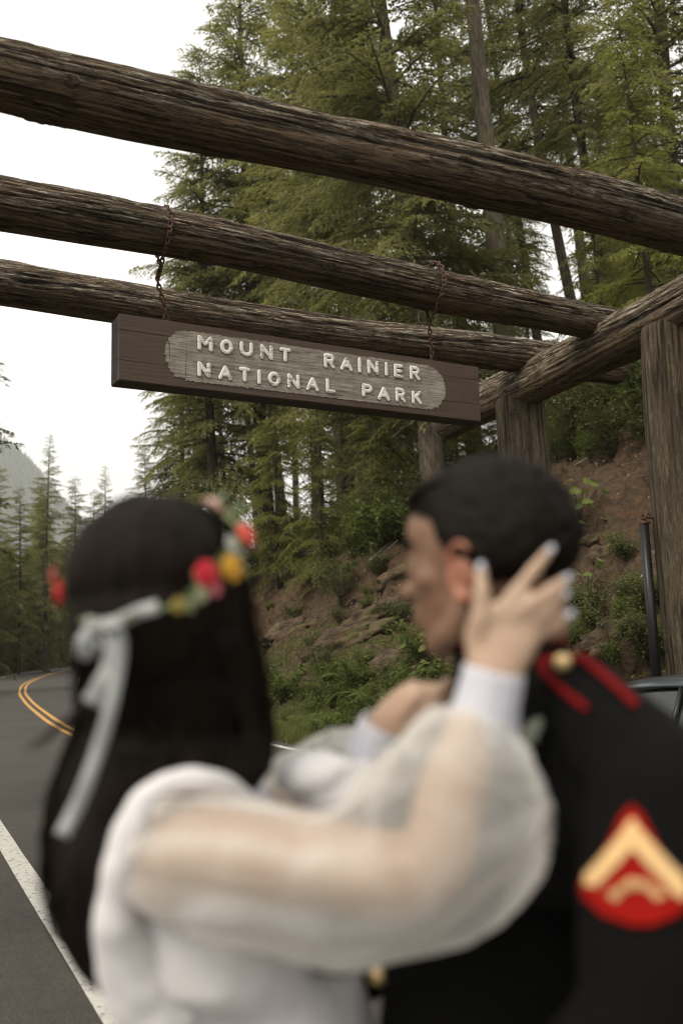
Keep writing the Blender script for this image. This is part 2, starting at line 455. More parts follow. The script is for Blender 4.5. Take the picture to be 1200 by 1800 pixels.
# ------------------------------------------------------------------ distant mountain
def mountain():
    Yc = 2000.
    prof_px = [(-900, 560), (-500, 600), (-200, 660), (-60, 735), (0, 778), (22, 800), (45, 830), (80, 868), (110, 895), (160, 940), (230, 985), (330, 1030), (450, 1075), (700, 1110), (1000, 1118)]
    px = np.array([a for a, _ in prof_px]); X = (px - 600) / F * Yc
    Hh = np.array([(1135 + (600 - a) * .032 - b) / F * Yc * 1.02 for a, b in prof_px])
    nx, ny = 260, 90
    xs = np.linspace(-1700, 500, nx); ys = np.linspace(1500, 2700, ny)
    V = []
    for y in ys:
        for x in xs:
            t = 1 - abs(y - 2000) / (500 if y < 2000 else 700); t = max(0, t)
            hp = float(np.interp(x + 18 * snoise(x * .01, y * .006, 3), X, Hh))
            h = hp * (t ** .8) + (fbm(x * .008, y * .008, 1, 5)) * 22 * sstep(0, .3, t) * (1 - .75 * sstep(.8, 1, t)) - 3
            V.append((x, y, h))
    idx = np.arange(nx * ny).reshape(ny, nx)
    Fc = np.stack([idx[:-1, :-1].ravel(), idx[:-1, 1:].ravel(), idx[1:, 1:].ravel(), idx[1:, :-1].ravel()], 1)
    me = mesh_np('mountain', V, Fc, True); fattr(me, 'green', np.ones(len(V)))
    o = link('mountain', me, plain('mountain_green', (.025, .04, .028), .95, vs=.02)); tag(o, kind='structure')
    bv = BVHTree.FromPolygons([tuple(v) for v in V], Fc.tolist())
    TV = []; TF = []
    r = random.Random(4)
    for _ in range(9000):
        y = r.uniform(1560, 2080); px_ = r.uniform(-260, 330); x = (px_ - 600) / F * y
        hit = bv.ray_cast(Vector((x, y, 900)), Vector((0, 0, -1)))
        if not hit[0]: continue
        z = hit[0].z; hh = r.uniform(13, 30); rr = hh * .17; b = len(TV); a0 = r.random() * 6
        for k in range(5): TV.append((x + rr * math.cos(a0 + k * 1.2566), y + rr * math.sin(a0 + k * 1.2566), z + hh * .08))
        TV.append((x, y, z + hh)); TF += [(b + k, b + (k + 1) % 5, b + 5) for k in range(5)]
    me = mesh_np('far_forest', TV, TF); fattr(me, 'tip', np.zeros(len(TV)))
    MF = foliage_mat('mountain_forest', (.012, .026, .018), (.03, .05, .032), (.03, .05, .03), .1, .01)
    tag(link('far_forest', me, MF), 'conifer forest covering the distant hazy mountain side', 'forest', kind='stuff')
mountain()

# ------------------------------------------------------------------ conifers
def tube_np(pts, rad, seg=10):
    pts = np.asarray(pts, float); n = len(pts); V = []
    for i in range(n):
        t = pts[min(i + 1, n - 1)] - pts[max(i - 1, 0)]; t /= np.linalg.norm(t) + 1e-9
        ref = np.array([0, 0, 1.]) if abs(t[2]) < .9 else np.array([1., 0, 0])
        a = np.cross(t, ref); a /= np.linalg.norm(a); b = np.cross(a, t)
        for k in range(seg):
            th = 2 * PI * k / seg; V.append(pts[i] + rad[i] * (a * math.cos(th) + b * math.sin(th)))
    Fc = []
    for i in range(n - 1):
        for k in range(seg):
            Fc.append((i * seg + k, i * seg + (k + 1) % seg, (i + 1) * seg + (k + 1) % seg, (i + 1) * seg + k))
    return V, Fc
def conifer(seed, H, cb, maxR, nb, r_base, g=1.0, droop=.35, needle=NEEDLE, bark=BARK, dead=10, lichen=.5, dens=1.0, topsparse=False, taper=.72):
    r = np.random.default_rng(seed)
    tv, tf = [], []
    def addt(p, q, seg):
        b = len(tv); v, f = tube_np(p, q, seg); tv.extend(v); tf.extend([tuple(b + i for i in x) for x in f])
    zz = np.linspace(0, 1, 14)
    ph = r.uniform(0, 6, 2)
    bend = lambda z: np.array([.12 * math.sin(z * .22 + ph[0]), .12 * math.sin(z * .19 + ph[1]), 0])
    tr = lambda f: r_base * ((1 - f) ** .85 * .93 + .02) + r_base * .35 * math.exp(-f * H / .6)
    addt([bend(f * H) + np.array([0, 0, f * H - (.5 if f == 0 else 0)]) for f in zz], [tr(f) for f in zz], 14)
    T = []; TIP = []; LI = []
    def branch(z, Lb, azm, e0, dr, bare=False):
        d = np.array([math.cos(azm), math.sin(azm), 0]); side = np.array([-d[1], d[0], 0])
        base = bend(z) + np.array([0, 0, z])
        f = lambda t: base + d * (Lb * t * (1 - .06 * t)) + np.array([0, 0, Lb * (math.tan(e0) * t - dr * t * t)])
        rb = max(.012, .016 * Lb)
        addt([f(t) for t in (0, .35, .7, 1)], [rb, rb * .7, rb * .4, .004], 5)
        if bare:
            for _ in range(int(3 + Lb * 3)):
                t = r.uniform(.25, 1); p = f(t); q = p + (side * r.uniform(-1, 1) + d * .6 + np.array([0, 0, r.uniform(-.5, .3)])) * Lb * .22
                addt([p, (p + q) / 2 + r.normal(0, .02, 3), q], [rb * .3, rb * .22, .002], 4)
            return
        n = max(3, int(Lb / (.13 * g) * dens))
        for t in np.linspace(.12, 1, n):
            p = f(t)
            tan = f(min(t + .05, 1.0)) - f(t - .05); tan /= np.linalg.norm(tan)
            for sg in (-1, 1):
                lt = (.40 * Lb * (1 - t) ** .8 + .16 * g) * r.uniform(.55, 1.15)
                if r.random() < .08: continue
                dirn = tan * .75 + side * sg * r.uniform(.6, 1.0) + np.array([0, 0, r.uniform(-.38, .08)])
                dirn /= np.linalg.norm(dirn)
                q = max(2, int(lt / (.062 * g)))
                tt = (np.arange(q) + r.uniform(0, 1, q)) / q
                pos = p + dirn * (tt[:, None] * lt) + np.array([0, 0, -1.]) * (tt[:, None] ** 2 * lt * .28)
                pos = pos + r.normal(0, .018 * g, (q, 3))
                nd = dirn + side * (r.uniform(-.75, .75, q))[:, None] + tan * r.uniform(-.2, .5, q)[:, None]
                nd[:, 2] += r.uniform(-.5, .22, q)
                nd /= np.linalg.norm(nd, axis=1)[:, None]
                ln = r.uniform(.10, .20, q)[:, None] * g
                wd = np.cross(nd, r.normal(0, 1, (q, 3)) * .5 + np.array([0, 0, 1.])); wd /= np.linalg.norm(wd, axis=1)[:, None] + 1e-9
                wd *= r.uniform(.024, .042, q)[:, None] * g
                tri = np.stack([pos - wd, pos + wd, pos + nd * ln], 1)
                T.append(tri)
                tip = np.clip((tt - .55) * 1.5, 0, 1) * np.clip((t - .3) * 1.3, 0, 1) * r.uniform(.2, 1)
                TIP.append(np.repeat(tip, 3))
            if r.random() < lichen * .22:
                ll = r.uniform(.1, .45)
                a = p + side * r.uniform(-.25, .25) * Lb * (1 - t) + np.array([0, 0, -.02])
                wv = side * r.uniform(.006, .016)
                LI.append(np.array([a - wv, a + wv, a + np.array([r.normal(0, .03), r.normal(0, .03), -ll])]))
    for k in range(nb):
        f = (k + r.random()) / nb
        z = H * (cb + (1 - cb) * f ** .92) * .995
        sh = (1 - f) ** taper * (.55 + .45 * min(1, f * 5 + .1)) + .03
        Lb = maxR * sh * r.uniform(.55, 1.12)
        if topsparse and f > .5 and r.random() < .35: continue
        if Lb < .12: Lb = .12
        branch(z, Lb, r.uniform(0, 2 * PI), math.radians(r.uniform(-16, 14) + 26 * f), droop * r.uniform(.6, 1.3) * (1 - .6 * f))
    for k in range(dead):
        z = H * cb * r.uniform(.25, 1.05) + .8
        branch(z, r.uniform(.5, 1.9), r.uniform(0, 2 * PI), math.radians(r.uniform(-25, 8)), .2, True)
    trunk = mesh_np('trunk', tv, tf, True); trunk.materials.append(bark)
    A = np.concatenate(T); nt_ = len(A); tip = np.concatenate(TIP)
    mi = np.zeros(nt_, int)
    if LI:
        A = np.concatenate([A, np.stack(LI)]); tip = np.concatenate([tip, np.zeros(3 * len(LI))]); mi = np.concatenate([mi, np.ones(len(LI), int)])
    V = A.reshape(-1, 3); crown = mesh_np('crown', V, np.arange(len(V)).reshape(-1, 3), False, mi)
    crown.materials.append(needle); crown.materials.append(LICHEN)
    fattr(crown, 'tip', tip)
    return trunk, crown
TREE = {
    'fir':  conifer(11, 27, .10, 4.5, 210, .34),
    'fir2': conifer(12, 27, .14, 4.3, 210, .30, droop=.5, bark=BARKD, taper=.5),
    'tall': conifer(13, 36, .52, 4.2, 130, .42, dead=16, lichen=1.0),
    'tall2': conifer(14, 33, .30, 3.7, 160, .26, dead=22, lichen=1.0, bark=BARKD),
    'hem':  conifer(15, 12, .03, 2.8, 120, .11, g=.8, droop=.6, needle=NEEDLE2, dead=2, lichen=.2, bark=BARKD),
    'sap':  conifer(16, 5.2, .02, 1.5, 60, .05, g=.62, droop=.5, needle=NEEDLE2, dead=0, lichen=0, bark=BARKD),
    'spire': conifer(17, 25, .05, 3.9, 210, .26, g=1.7, droop=.4, needle=FARN, dead=2, topsparse=True, lichen=0, bark=BARKD),
    'far':  conifer(18, 19, .01, 3.9, 260, .22, g=2.0, droop=.45, needle=FARN, dead=0, lichen=0, bark=BARKD, dens=1.7, taper=.85),
}
def zone(x, y, z=3.0):
    q = Vector((x, y, z)) - CAM; px = 600 + F * q.dot(RT) / q.dot(fw)
    for lim, t_ in ((40, 'near the left picture edge'), (110, 'left of the red rose'), (200, 'above the ribbon'), (330, 'behind the bride'), (450, 'beside the flower crown'), (540, 'under the sign middle letters'), (630, 'midway between the two heads'), (720, 'just left of the groom face'), (860, 'right behind the groom face'), (960, 'around the rear post'), (1060, 'just right of the rear post'), (1120, 'left of the barrier pole'), (1200, 'beside the right post')):
        if px < lim: return t_
    return 'past the right post'
def sized(v, a, b): return 'small ' if v < a else 'large ' if v > b else 'middling '
def tree(kind, x, y, label, scale=1.0, rz=None, lean=(0, 0), group=None, name=None, cat='tree', zs=1.0):
    z = drop(x, y) - .1
    names = {'sap': 'hemlock_sapling', 'hem': 'hemlock_tree'}
    t = thing(name or names.get(kind, 'fir_tree'), label, cat, (x, y, z), group)
    t.rotation_euler = (math.radians(lean[1]), math.radians(lean[0]), 0)
    rz = random.uniform(0, 6.28) if rz is None else rz
    for nm, me in zip(('trunk', 'crown'), TREE[kind]):
        o = link(nm, me, None, t); o.rotation_euler = (0, 0, rz); o.scale = (scale, scale, scale * zs)
    return t
def at_px(px, Y): return ((px - 600) / F * Y, Y)
G_HILL = 'conifers standing on the slope'
# (kind, px on the horizon line, distance, scale, lean x, label)
KEY = [
    ('tall', 912, 30, 1.0, -1.5, 'tall straight fir with bare pale brown trunk behind the rear log post'),
    ('fir', 762, 29, 1.15, -3.0, 'old fir with mottled lichen bark between sign and rear post'),
    ('tall2', 985, 44, 1.05, -5.0, 'slender leaning fir trunk against the sky gap, left of a thicker one'),
    ('tall2', 1058, 39, 1.1, -5.5, 'dark leaning fir trunk bordering the bright sky gap on its right'),
    ('tall2', 1110, 34, 1.0, -3.0, 'fir with shaggy crown behind the log crossing, near the right post'),
    ('fir', 640, 36, 1.12, -1.0, 'dense fir with forked dark limbs above the middle of the front beam'),
    ('fir2', 560, 44, 1.15, -1.5, 'fir with pale trunk showing between crowns above the sign'),
    ('fir2', 470, 47, 1.4, -2.0, 'tall fir whose crown edge meets the white sky at the upper left'),
    ('fir2', 375, 46, 1.12, -1.0, 'broad fir at the edge of the stand left of the left chain'),
    ('fir2', 318, 56, .85, 0, 'fir rising behind the bride with its crown below the sign'),
    ('tall2', 405, 52, .75, -4.0, 'thin dark trunk visible below the left half of the sign'),
    ('fir', 1230, 31, 1.1, 0, 'heavy fir crown filling the upper right corner'),
    ('tall', 1072, 49, .95, -2.0, 'faint straight trunk in the gap right of the two leaning firs'),
    ('tall2', 605, 40, 1.1, -2.0, 'thin fir trunk rising just left of the dense forked fir'),
    ('hem', 948, 36, .95, 0, 'hemlock spray filling the gap between the rear post and the sky opening'),
    ('hem', 1165, 24, 1.05, 0, 'light green hemlock rising behind the right log post'),
    ('hem', 1085, 27, .8, 0, 'small hemlock behind the lintel end with drooping light sprays'),
    ('fir2', 845, 42, 1.1, -2.0, 'fir filling the gap left of the tall bare trunk'),
    ('tall', 690, 52, 1.0, -2.0, 'distant tall fir with bare lower trunk seen over the sign'),
    ('hem', 560, 33, .72, 0, 'young hemlock on the bank above the bare soil'),
    ('hem', 655, 30, .58, 0, 'hemlock with light sprays beside the groom forehead'),
    ('hem', 485, 38, .8, 0, 'shaggy hemlock above the bank right of the flower crown'),
    ('hem', 690, 35, .9, 0, 'hemlock under the sign centre with dark lower boughs'),
]
for k, px, Y, s, lx, lab in KEY:
    x, y = at_px(px, Y); tree(k, x, y, lab, s, lean=(lx, random.uniform(-1, 1)), group=G_HILL)
r_ = random.Random(21)
n_f = 0
placed = [at_px(a[1], a[2]) for a in KEY]
while n_f < 34:
    Y = r_.uniform(46, 105); px = r_.uniform(330, 1500); x, y = at_px(px, Y)
    if 935 < px < 1045 and Y > 46: continue
    s, o = so_of(x, y)
    if o < 14 or any((x - a) ** 2 + (y - b) ** 2 < 9 for a, b in placed): continue
    placed.append((x, y)); n_f += 1
    k = r_.choice(['tall2', 'fir2', 'fir', 'tall', 'hem'])
    v_ = r_.uniform(.8, 1.15); tree(k, x, y, sized(v_, .91, 1.03) + {'hem': 'light hemlock', 'tall': 'bare trunked fir', 'tall2': 'slender fir', 'fir': 'full fir', 'fir2': 'broad fir'}[k] + ' deep in the stand ' + zone(x, y), v_, lean=(r_.uniform(-3, 1.5), 0), group='conifers deep in the stand')
# understorey hemlocks along the top of the bank
for k in range(26):
    px = 430 + k * 24 + r_.uniform(-10, 10); 
    if 905 < px: break
    Y = r_.uniform(33, 46); x, y = at_px(px, Y)
    s, o = so_of(x, y)
    if o < 12.5: continue
    v_ = r_.uniform(.45, .8); tree('hem' if k % 3 else 'sap', x, y, sized(v_, .56, .69) + 'young hemlock along the bank top ' + zone(x, y), v_, group='young hemlocks along the bank top')
# the stand outside the bend, left
SP = [('fir', 78, 88, .84, 'tallest hazy spire at the left with thin ragged top'),
      ('fir2', 30, 80, .60, 'dark fir at the left edge below the mountain'),
      ('fir2', 128, 96, .74, 'blunt topped fir right of the tallest spire'),
      ('fir', 182, 104, .84, 'open topped fir above the flower crown'),
      ('spire', 215, 108, .80, 'thin crowned fir in front of pale sky near the stand edge'),
      ('fir2', 160, 92, .66, 'bushy fir behind the red flower of the crown'),
      ('fir2', 252, 100, .86, 'hazy fir just left of the darker stand'),
      ('spire', -88, 40, .95, 'fir just outside the left edge whose branch tips reach in'),
      ]
for k, px, Y, s, lab in SP:
    x, y = at_px(px, Y); tree(k, x, y, lab, s, group='conifers beyond the road bend')
for row, (o0_, n_, hs_) in enumerate(((-6.4, 34, .62), (-8.3, 32, .84), (-11, 30, 1.0), (-15, 28, 1.12), (-20, 24, 1.2))):
    for k in range(n_):
        s_ = 66 + (k + r_.uniform(-.35, .35)) * (95 if row < 3 else 110) / n_
        x, y = at_so(s_, o0_ + r_.uniform(-1.2, 1.2))
        v_ = r_.uniform(.82, 1.12); tree(r_.choice(['far', 'far', 'far', 'fir2']), x, y, sized(v_, .92, 1.02) + 'dark conifer in the ' + ('first', 'second', 'third', 'fourth', 'rearmost')[row] + ' row beyond the bend ' + zone(x, y), .8 * hs_ * v_, group='conifers in the stand beyond the bend')
for k in range(34):
    s_ = 64 + (k + r_.uniform(-.4, .4)) * 2.9
    x, y = at_so(s_, -5.6 - .5 * r_.random())
    v_ = r_.uniform(.55, 1.0); tree('hem', x, y, sized(v_, .7, .85) + 'full skirted hemlock at the outer road edge ' + zone(x, y), v_, group='young hemlocks along the outer edge of the bend')
tree('spire', *at_px(345, 88), 'distant slender fir top between the two upper beams', 1.62, group='conifers beyond the road bend')

# ------------------------------------------------------------------ shrubs, ferns, saplings on the bank
def leaf_blob(seed, R, Hh, n, ls, mat, elong=1.6, stems=7, star=False):
    r = np.random.default_rng(seed)
    tips = []
    tv, tf = [], []
    for k in range(stems):
        a = r.uniform(0, 2 * PI); e = r.uniform(.5, 1.0)
        end = np.array([math.cos(a) * R * r.uniform(.2, 1), math.sin(a) * R * r.uniform(.2, 1), Hh * e])
        mid = end * .5 + np.array([0, 0, Hh * .15])
        b = len(tv); v, f = tube_np([np.zeros(3), mid, end], [.014, .009, .003], 4); tv += v; tf += [tuple(b + i for i in x) for x in f]
        for t in np.linspace(.3, 1, 9): tips.append((1 - t) ** 2 * 0 + 2 * (1 - t) * t * mid + t * t * end)
    tips = np.array(tips)
    c = tips[r.integers(0, len(tips), n)] + r.normal(0, 1, (n, 3)) * np.array([R * .16, R * .16, Hh * .10])
    c[:, 2] = np.abs(c[:, 2]) + .02
    d = r.normal(0, 1, (n, 3)); d[:, 2] *= .35; d /= np.linalg.norm(d, axis=1)[:, None]
    u = np.cross(d, np.array([0, 0, 1.]) + r.normal(0, .4, (n, 3))); u /= np.linalg.norm(u, axis=1)[:, None]
    l = ls * r.uniform(.6, 1.3, n)[:, None]
    q = np.stack([c, c + d * l * .5 + u * l / elong * .5, c + d * l + np.array([0, 0, -.2]) * l, c + d * l * .5 - u * l / elong * .5], 1).reshape(-1, 3)
    F4 = np.arange(len(q)).reshape(-1, 4)
    me = mesh_np('foliage', q, F4); me.materials.append(mat)
    fattr(me, 'tip', np.repeat(np.clip(c[:, 2] / Hh - .3, 0, 1) * r.uniform(0, 1.1, n), 4))
    st = mesh_np('stem', tv, tf, True); st.materials.append(BARKD)
    return st, me
def fern_mesh(seed, n=11, L=.75):
    r = np.random.default_rng(seed); Q = []; 
    for k in range(n):
        a = 2 * PI * k / n + r.uniform(-.2, .2); d = np.array([math.cos(a), math.sin(a), 0]); sd_ = np.array([-d[1], d[0], 0]); l = L * r.uniform(.75, 1.1)
        for t in np.linspace(.12, 1, 22):
            p = d * l * t + np.array([0, 0, l * (.95 * t - .85 * t * t)])
            w_ = l * .19 * math.sin(PI * min(1, t * .85 + .12))
            for sg in (-1, 1):
                Q.append([p - d * .012, p + d * .012, p + sd_ * sg * w_ + d * .03 + np.array([0, 0, -.03])])
    V = np.array(Q).reshape(-1, 3); me = mesh_np('fronds', V, np.arange(len(V)).reshape(-1, 3)); me.materials.append(LEAF)
    fattr(me, 'tip', np.full(len(V), .25)); return me
SH = [leaf_blob(31, .8, 1.1, 1500, .075, LEAFD), leaf_blob(32, .6, .7, 1100, .06, LEAF), leaf_blob(33, 1.0, 1.9, 2200, .08, LEAFD, stems=10), leaf_blob(34, .9, 1.3, 1100, .12, LEAF, 1.3)]
FERN = fern_mesh(5)
def on_hill(px, py):
    r = ray(px, py); hit = GBVH.ray_cast(CAM, r.normalized()); return hit[0]
def shrub(k, p, lab, s=1.0, grp='shrubs on the bank', auto=False):
    if auto: lab = sized(s, *auto) + ('grey green ', 'bright ', 'tall ', 'broad leaved ')[k] + lab + ' ' + zone(p.x, p.y, p.z)
    t = thing('shrub', lab, 'shrub', p, grp); t.rotation_euler = (0, 0, random.uniform(0, 6)); t.scale = (s, s, s)
    link('stem', SH[k][0], None, t); link('foliage', SH[k][1], None, t)
    return t
def fern(p, lab, s=1.0, grp='ferns at the foot of the bank'):
    o = link('fern', FERN, None); o.location = p; o.rotation_euler = (random.uniform(-.2, .2), random.uniform(-.3, .1), random.uniform(0, 6)); o.scale = (s, s, s)
    tag(o, lab, 'fern', grp); return o
BUSH = [(690, 1100, 0, .8, 'grey green shrub under the rock ledge left of the groom chin'), (740, 1165, 3, .7, 'bright leafy maple bush beside the groom chin'),
        (560, 1190, 2, .55, 'pale flowered weed shrub on the lower bank'), (1100, 985, 1, .75, 'small bright shrub rooted in the bare dirt left of the metal pole'),
        (1140, 1170, 0, .8, 'dark shrub at the foot of the bank beside the metal pole'), (600, 1060, 2, .9, 'two stemmed leafy young shrub above the ledge'),
        (520, 1090, 0, .7, 'shrub over the left dark hollow'), (640, 940, 2, 1.0, 'tall yellow green shrub on the upper bank'),
        (500, 960, 2, 1.0, 'olive shrub right of the flower crown'), (985, 770, 1, 1.3, 'low shrub behind the rear post on the slope'),
        (1050, 745, 1, 1.5, 'bright low shrub at the top of the dirt slope'), (1090, 700, 3, 1.3, 'leafy shrub just left of the right post top of slope'),
        (990, 720, 2, 1.0, 'green shrub right of the rear post'), (660, 1010, 0, .8, 'shrub beside fallen sticks near the groom nose')]
for px, py, k, s, lab in BUSH:
    p = on_hill(px, py)
    if p: shrub(k, p - Vector((0, 0, .06)), lab, s)
rr = random.Random(5)
def scatter(n, pxr, pyr, fn, ok=None):
    c = 0; tries = 0
    while c < n and tries < n * 20:
        tries += 1
        p = on_hill(rr.uniform(*pxr), rr.uniform(*pyr))
        if p is None: continue
        s, o = so_of(p.x, p.y)
        if o < lane(s) + .9 or (ok and not ok(p, s, o)): continue
        fn(p, s, o); c += 1
scatter(34, (440, 840), (1190, 1320), lambda p, s, o: (lambda v: fern(p, sized(v, .85, 1.0) + 'green fern at the bank foot ' + zone(p.x, p.y, p.z), v))(rr.uniform(.7, 1.15)), lambda p, s, o: p.z < 2.2)
scatter(40, (450, 740), (1195, 1310), lambda p, s, o: shrub(rr.choice([0, 1, 1, 3]), p, 'shrub at the bank foot', rr.uniform(.4, .7), 'shrubs at the bank foot', (.5, .6)), lambda p, s, o: p.z < 1.9)
scatter(70, (430, 760), (840, 1010), lambda p, s, o: shrub(rr.choice([0, 2, 3, 1]), p, 'shrub in the upper thicket', rr.uniform(.7, 1.25), 'shrubs in the upper bank thicket', (.88, 1.07)), lambda p, s, o: p.z > 4.2)
scatter(46, (940, 1200), (670, 815), lambda p, s, o: shrub(rr.choice([0, 1, 3, 2]), p, 'shrub atop the slope', rr.uniform(.6, 1.2), 'shrubs on the upper slope between the posts', (.8, 1.0)), lambda p, s, o: o > 11.4)
scatter(26, (450, 740), (990, 1190), lambda p, s, o: shrub(rr.choice([0, 1]), p, 'shrub on the bare bank', rr.uniform(.3, .62), 'dry shrubs on the bare bank', (.4, .52)))
scatter(22, (1000, 1190), (1060, 1200), lambda p, s, o: shrub(rr.choice([0, 1]), p, 'shaded low shrub', rr.uniform(.4, .7), 'shrubs behind the groom shoulder', (.5, .6)))

# ground cover: small leaves and grass as one mass each
def cover(name, n, area, ls, mat, lab, cat, blades=False):
    r = np.random.default_rng(len(name)); Q = []; c = 0
    rd = random.Random(len(name) + 3)
    while c < n:
        s, o = area(rd)
        x, y = at_so(s, o)
        if not blades:
            dens = snoise(s * .8, o * .8, 2.2)
            if dens < rd.uniform(-.5, .6): continue
        z = drop(x, y, 60); c += 1
        p = np.array([x, y, z])
        for _ in range(5 if blades else 3):
            if blades:
                d = np.array([rd.gauss(0, .10), rd.gauss(0, .10), rd.uniform(.08, .32)]); q = p + np.array([rd.gauss(0, .06), rd.gauss(0, .06), -.01]); w_ = np.array([rd.uniform(-1, 1), rd.uniform(-1, 1), 0]) * .012
                Q.append([q - w_, q + w_, q + d])
            else:
                q = p + np.array([rd.gauss(0, .12), rd.gauss(0, .12), rd.uniform(.0, .28)]); d = np.array([rd.gauss(0, 1), rd.gauss(0, 1), rd.gauss(0, .4)]); d *= ls / np.linalg.norm(d)
                w_ = np.cross(d, [rd.gauss(0, .4), rd.gauss(0, .4), 1]) * .35
                Q.append([q - w_, q + w_, q + d])
    V = np.array(Q).reshape(-1, 3); me = mesh_np(name, V, np.arange(len(V)).reshape(-1, 3)); fattr(me, 'tip', np.repeat(r.uniform(0, .7, len(V) // 3), 3))
    tag(link(name, me, mat), lab, cat, kind='stuff')
def vg(rd):
    s = rd.uniform(9, 55); return s, lane(s) + .32 + 2.1 * rd.random() ** 1.4
cover('verge_grass', 9000, vg, .1, GRASS, 'green grass verge between the road edge and the bank', 'grass', True)
def vg2(rd):
    s = rd.uniform(24, 75); return s, left_edge(s) - .05 - 3.5 * rd.random() ** 1.5
cover('roadside_grass', 5000, vg2, .1, GRASS, 'grass strip along the outer side of the road bend', 'grass', True)
def uc(rd):
    return rd.uniform(7, 50), rd.uniform(14.2, 26)
cover('undergrowth', 9000, uc, .10, LEAFD, 'low leafy undergrowth covering the forest floor above the bank', 'undergrowth')
def bc(rd):
    return rd.uniform(8, 50), 5.0 + 2.2 * rd.random()
cover('bank_weeds', 5000, bc, .08, LEAF, 'mixed weeds along the foot of the bank', 'weeds')
def dc(rd):
    return rd.uniform(9, 46), rd.uniform(7, 14.5)
cover('bank_litter', 2600, dc, .05, DEAD, 'dry leaf litter and twigs strewn over the bare soil', 'litter')

# large leaved plant right of the groom's head
def big_leaf():
    bm = bmesh.new(); vs = []
    n = 10
    c = bm.verts.new((.05, 0, .0))
    for k in range(n * 2):
        a = 2 * PI * k / (n * 2); rr_ = (.085 if k % 2 else .058) * (1 + .25 * math.cos(a)); vs.append(bm.verts.new((.07 + rr_ * math.cos(a), rr_ * math.sin(a), -.02 * abs(math.sin(a)) - .02 * math.cos(a))))
    for k in range(n * 2): bm.faces.new((c, vs[k], vs[(k + 1) % (2 * n)]))
    me = bpy.data.meshes.new('leaf'); bm.to_mesh(me); bm.free(); me.materials.append(LEAF); fattr(me, 'tip', np.full(len(me.vertices), .6)); return me
BL = big_leaf()
for (px, py, n_, s_, lab) in ((1018, 925, 22, 1.3, 'plant with large light green leaves beside the back of the groom head'), (1035, 1060, 9, 1.1, 'sprig of large leaves hanging over the dirt below the dark hollow'), (745, 1185, 24, 1.1, 'bright large leaved vine maple sprig below the groom chin')):
    p = on_hill(px, py)
    if not p: continue
    t = thing('leafy_plant', lab, 'plant', p)
    for k in range(n_):
        a = rr.uniform(0, 6.28); q = Vector((math.cos(a) * rr.uniform(.05, .45), math.sin(a) * rr.uniform(.05, .45), rr.uniform(.05, .8))) * s_
        o = link('leaf', BL, None, t); o.location = q; o.rotation_euler = (rr.uniform(-.5, .5), rr.uniform(-.1, .7), a); s2 = rr.uniform(.8, 1.3) * s_; o.scale = (s2, s2, s2)
        bm = bmesh.new(); add_tube(bm, [Vector((0, 0, 0)), q * .6 + Vector((0, 0, .1)), q], [.007, .005, .003], 4)
        bm_obj('stalk', bm, BARKD, t)

# rocks and fallen sticks
def rock_mesh(seed):
    bm = bmesh.new(); bmesh.ops.create_icosphere(bm, subdivisions=4, radius=1)
    for v in bm.verts:
        c = v.co.copy(); q = 1 + .35 * fbm(c.x * 1.1 + seed * 9, c.y * 1.1, c.z * 1.1, 3)
        ce = mn.voronoi(Vector((c.x * 1.6 + seed, c.y * 1.6, c.z * 1.6)))[0]
        v.co = c * (q + .35 * (ce[1] - ce[0]) - .1)
        v.co += c * .16 * fbm(c.x * 3.4 + seed, c.y * 3.4, c.z * 5, 5)
    me = bpy.data.meshes.new('rock'); bm.to_mesh(me); bm.free(); me.shade_smooth(); me.materials.append(ROCK); return me
RM = [rock_mesh(k) for k in range(4)]
ROCKS = [(505, 1105, (1.2, .8, .42), 'soil capped boulder hanging over the left dark hollow'), (600, 1125, (1.5, .9, .5), 'long mossy rock ledge in the middle of the bank'),
         (650, 1085, (1.3, .8, .45), 'rock ledge rising toward the groom mouth'), (690, 1160, (.75, .6, .42), 'orange brown boulder at the right of the lower bank'),
         (655, 1150, (.5, .5, .35), 'smaller rounded rock left of the orange boulder'), (550, 1195, (.6, .4, .3), 'dusty rock in the lower left bank'),
         (1060, 975, (.42, .35, .28), 'pale rock beside the dark hollow right of the groom head'), (1020, 955, (.4, .3, .2), 'flat stone over the hollow behind the groom head'),
         (1115, 860, (.16, .15, .12), 'small round stone on the dirt slope'), (1095, 1062, (.12, .1, .06), 'flat pale chip of stone in the dirt'),
         (1085, 1120, (.9, .5, .45), 'large shaded outcrop behind the groom shoulder'), (700, 1010, (.8, .6, .4), 'mossy outcrop behind the groom nose'),
         (1035, 905, (.2, .18, .12), 'small brown rock near the large leaves'), (1075, 800, (.14, .12, .1), 'pebble sized stone high on the dirt slope')]
for i, (px, py, sc_, lab) in enumerate(ROCKS):
    p = on_hill(px, py)
    if not p: continue
    o = link('rock', RM[i % 4], None); o.location = p + Vector((.1, .1, -.18 * sc_[2])); o.scale = tuple(q * .85 for q in sc_)
    o.rotation_euler = (rr.uniform(-.3, .3), -.35, math.radians(-25) + rr.uniform(-.4, .4)); tag(o, lab, 'rock', 'rocks in the bank')
def chips():
    V = []; Fc = []; rd = random.Random(8); c = 0
    while c < 2600:
        s, o = rd.uniform(9, 46), 5.4 + 9 * rd.random()
        x, y = at_so(s, o); z = drop(x, y, 60); c += 1
        r = .015 + .05 * rd.random() ** 3; b = len(V)
        pts = [Vector((rd.uniform(-1, 1), rd.uniform(-1, 1), rd.uniform(-.5, .6))) * r for _ in range(4)]
        V += [(x + q.x, y + q.y, z + q.z + r * .3) for q in pts]; Fc += [(b, b + 1, b + 2), (b, b + 2, b + 3), (b, b + 3, b + 1), (b + 1, b + 3, b + 2)]
    tag(link('gravel', mesh_np('gravel', V, Fc), ROCK), 'loose stone chips scattered over the dirt slope', 'gravel', kind='stuff')
chips()
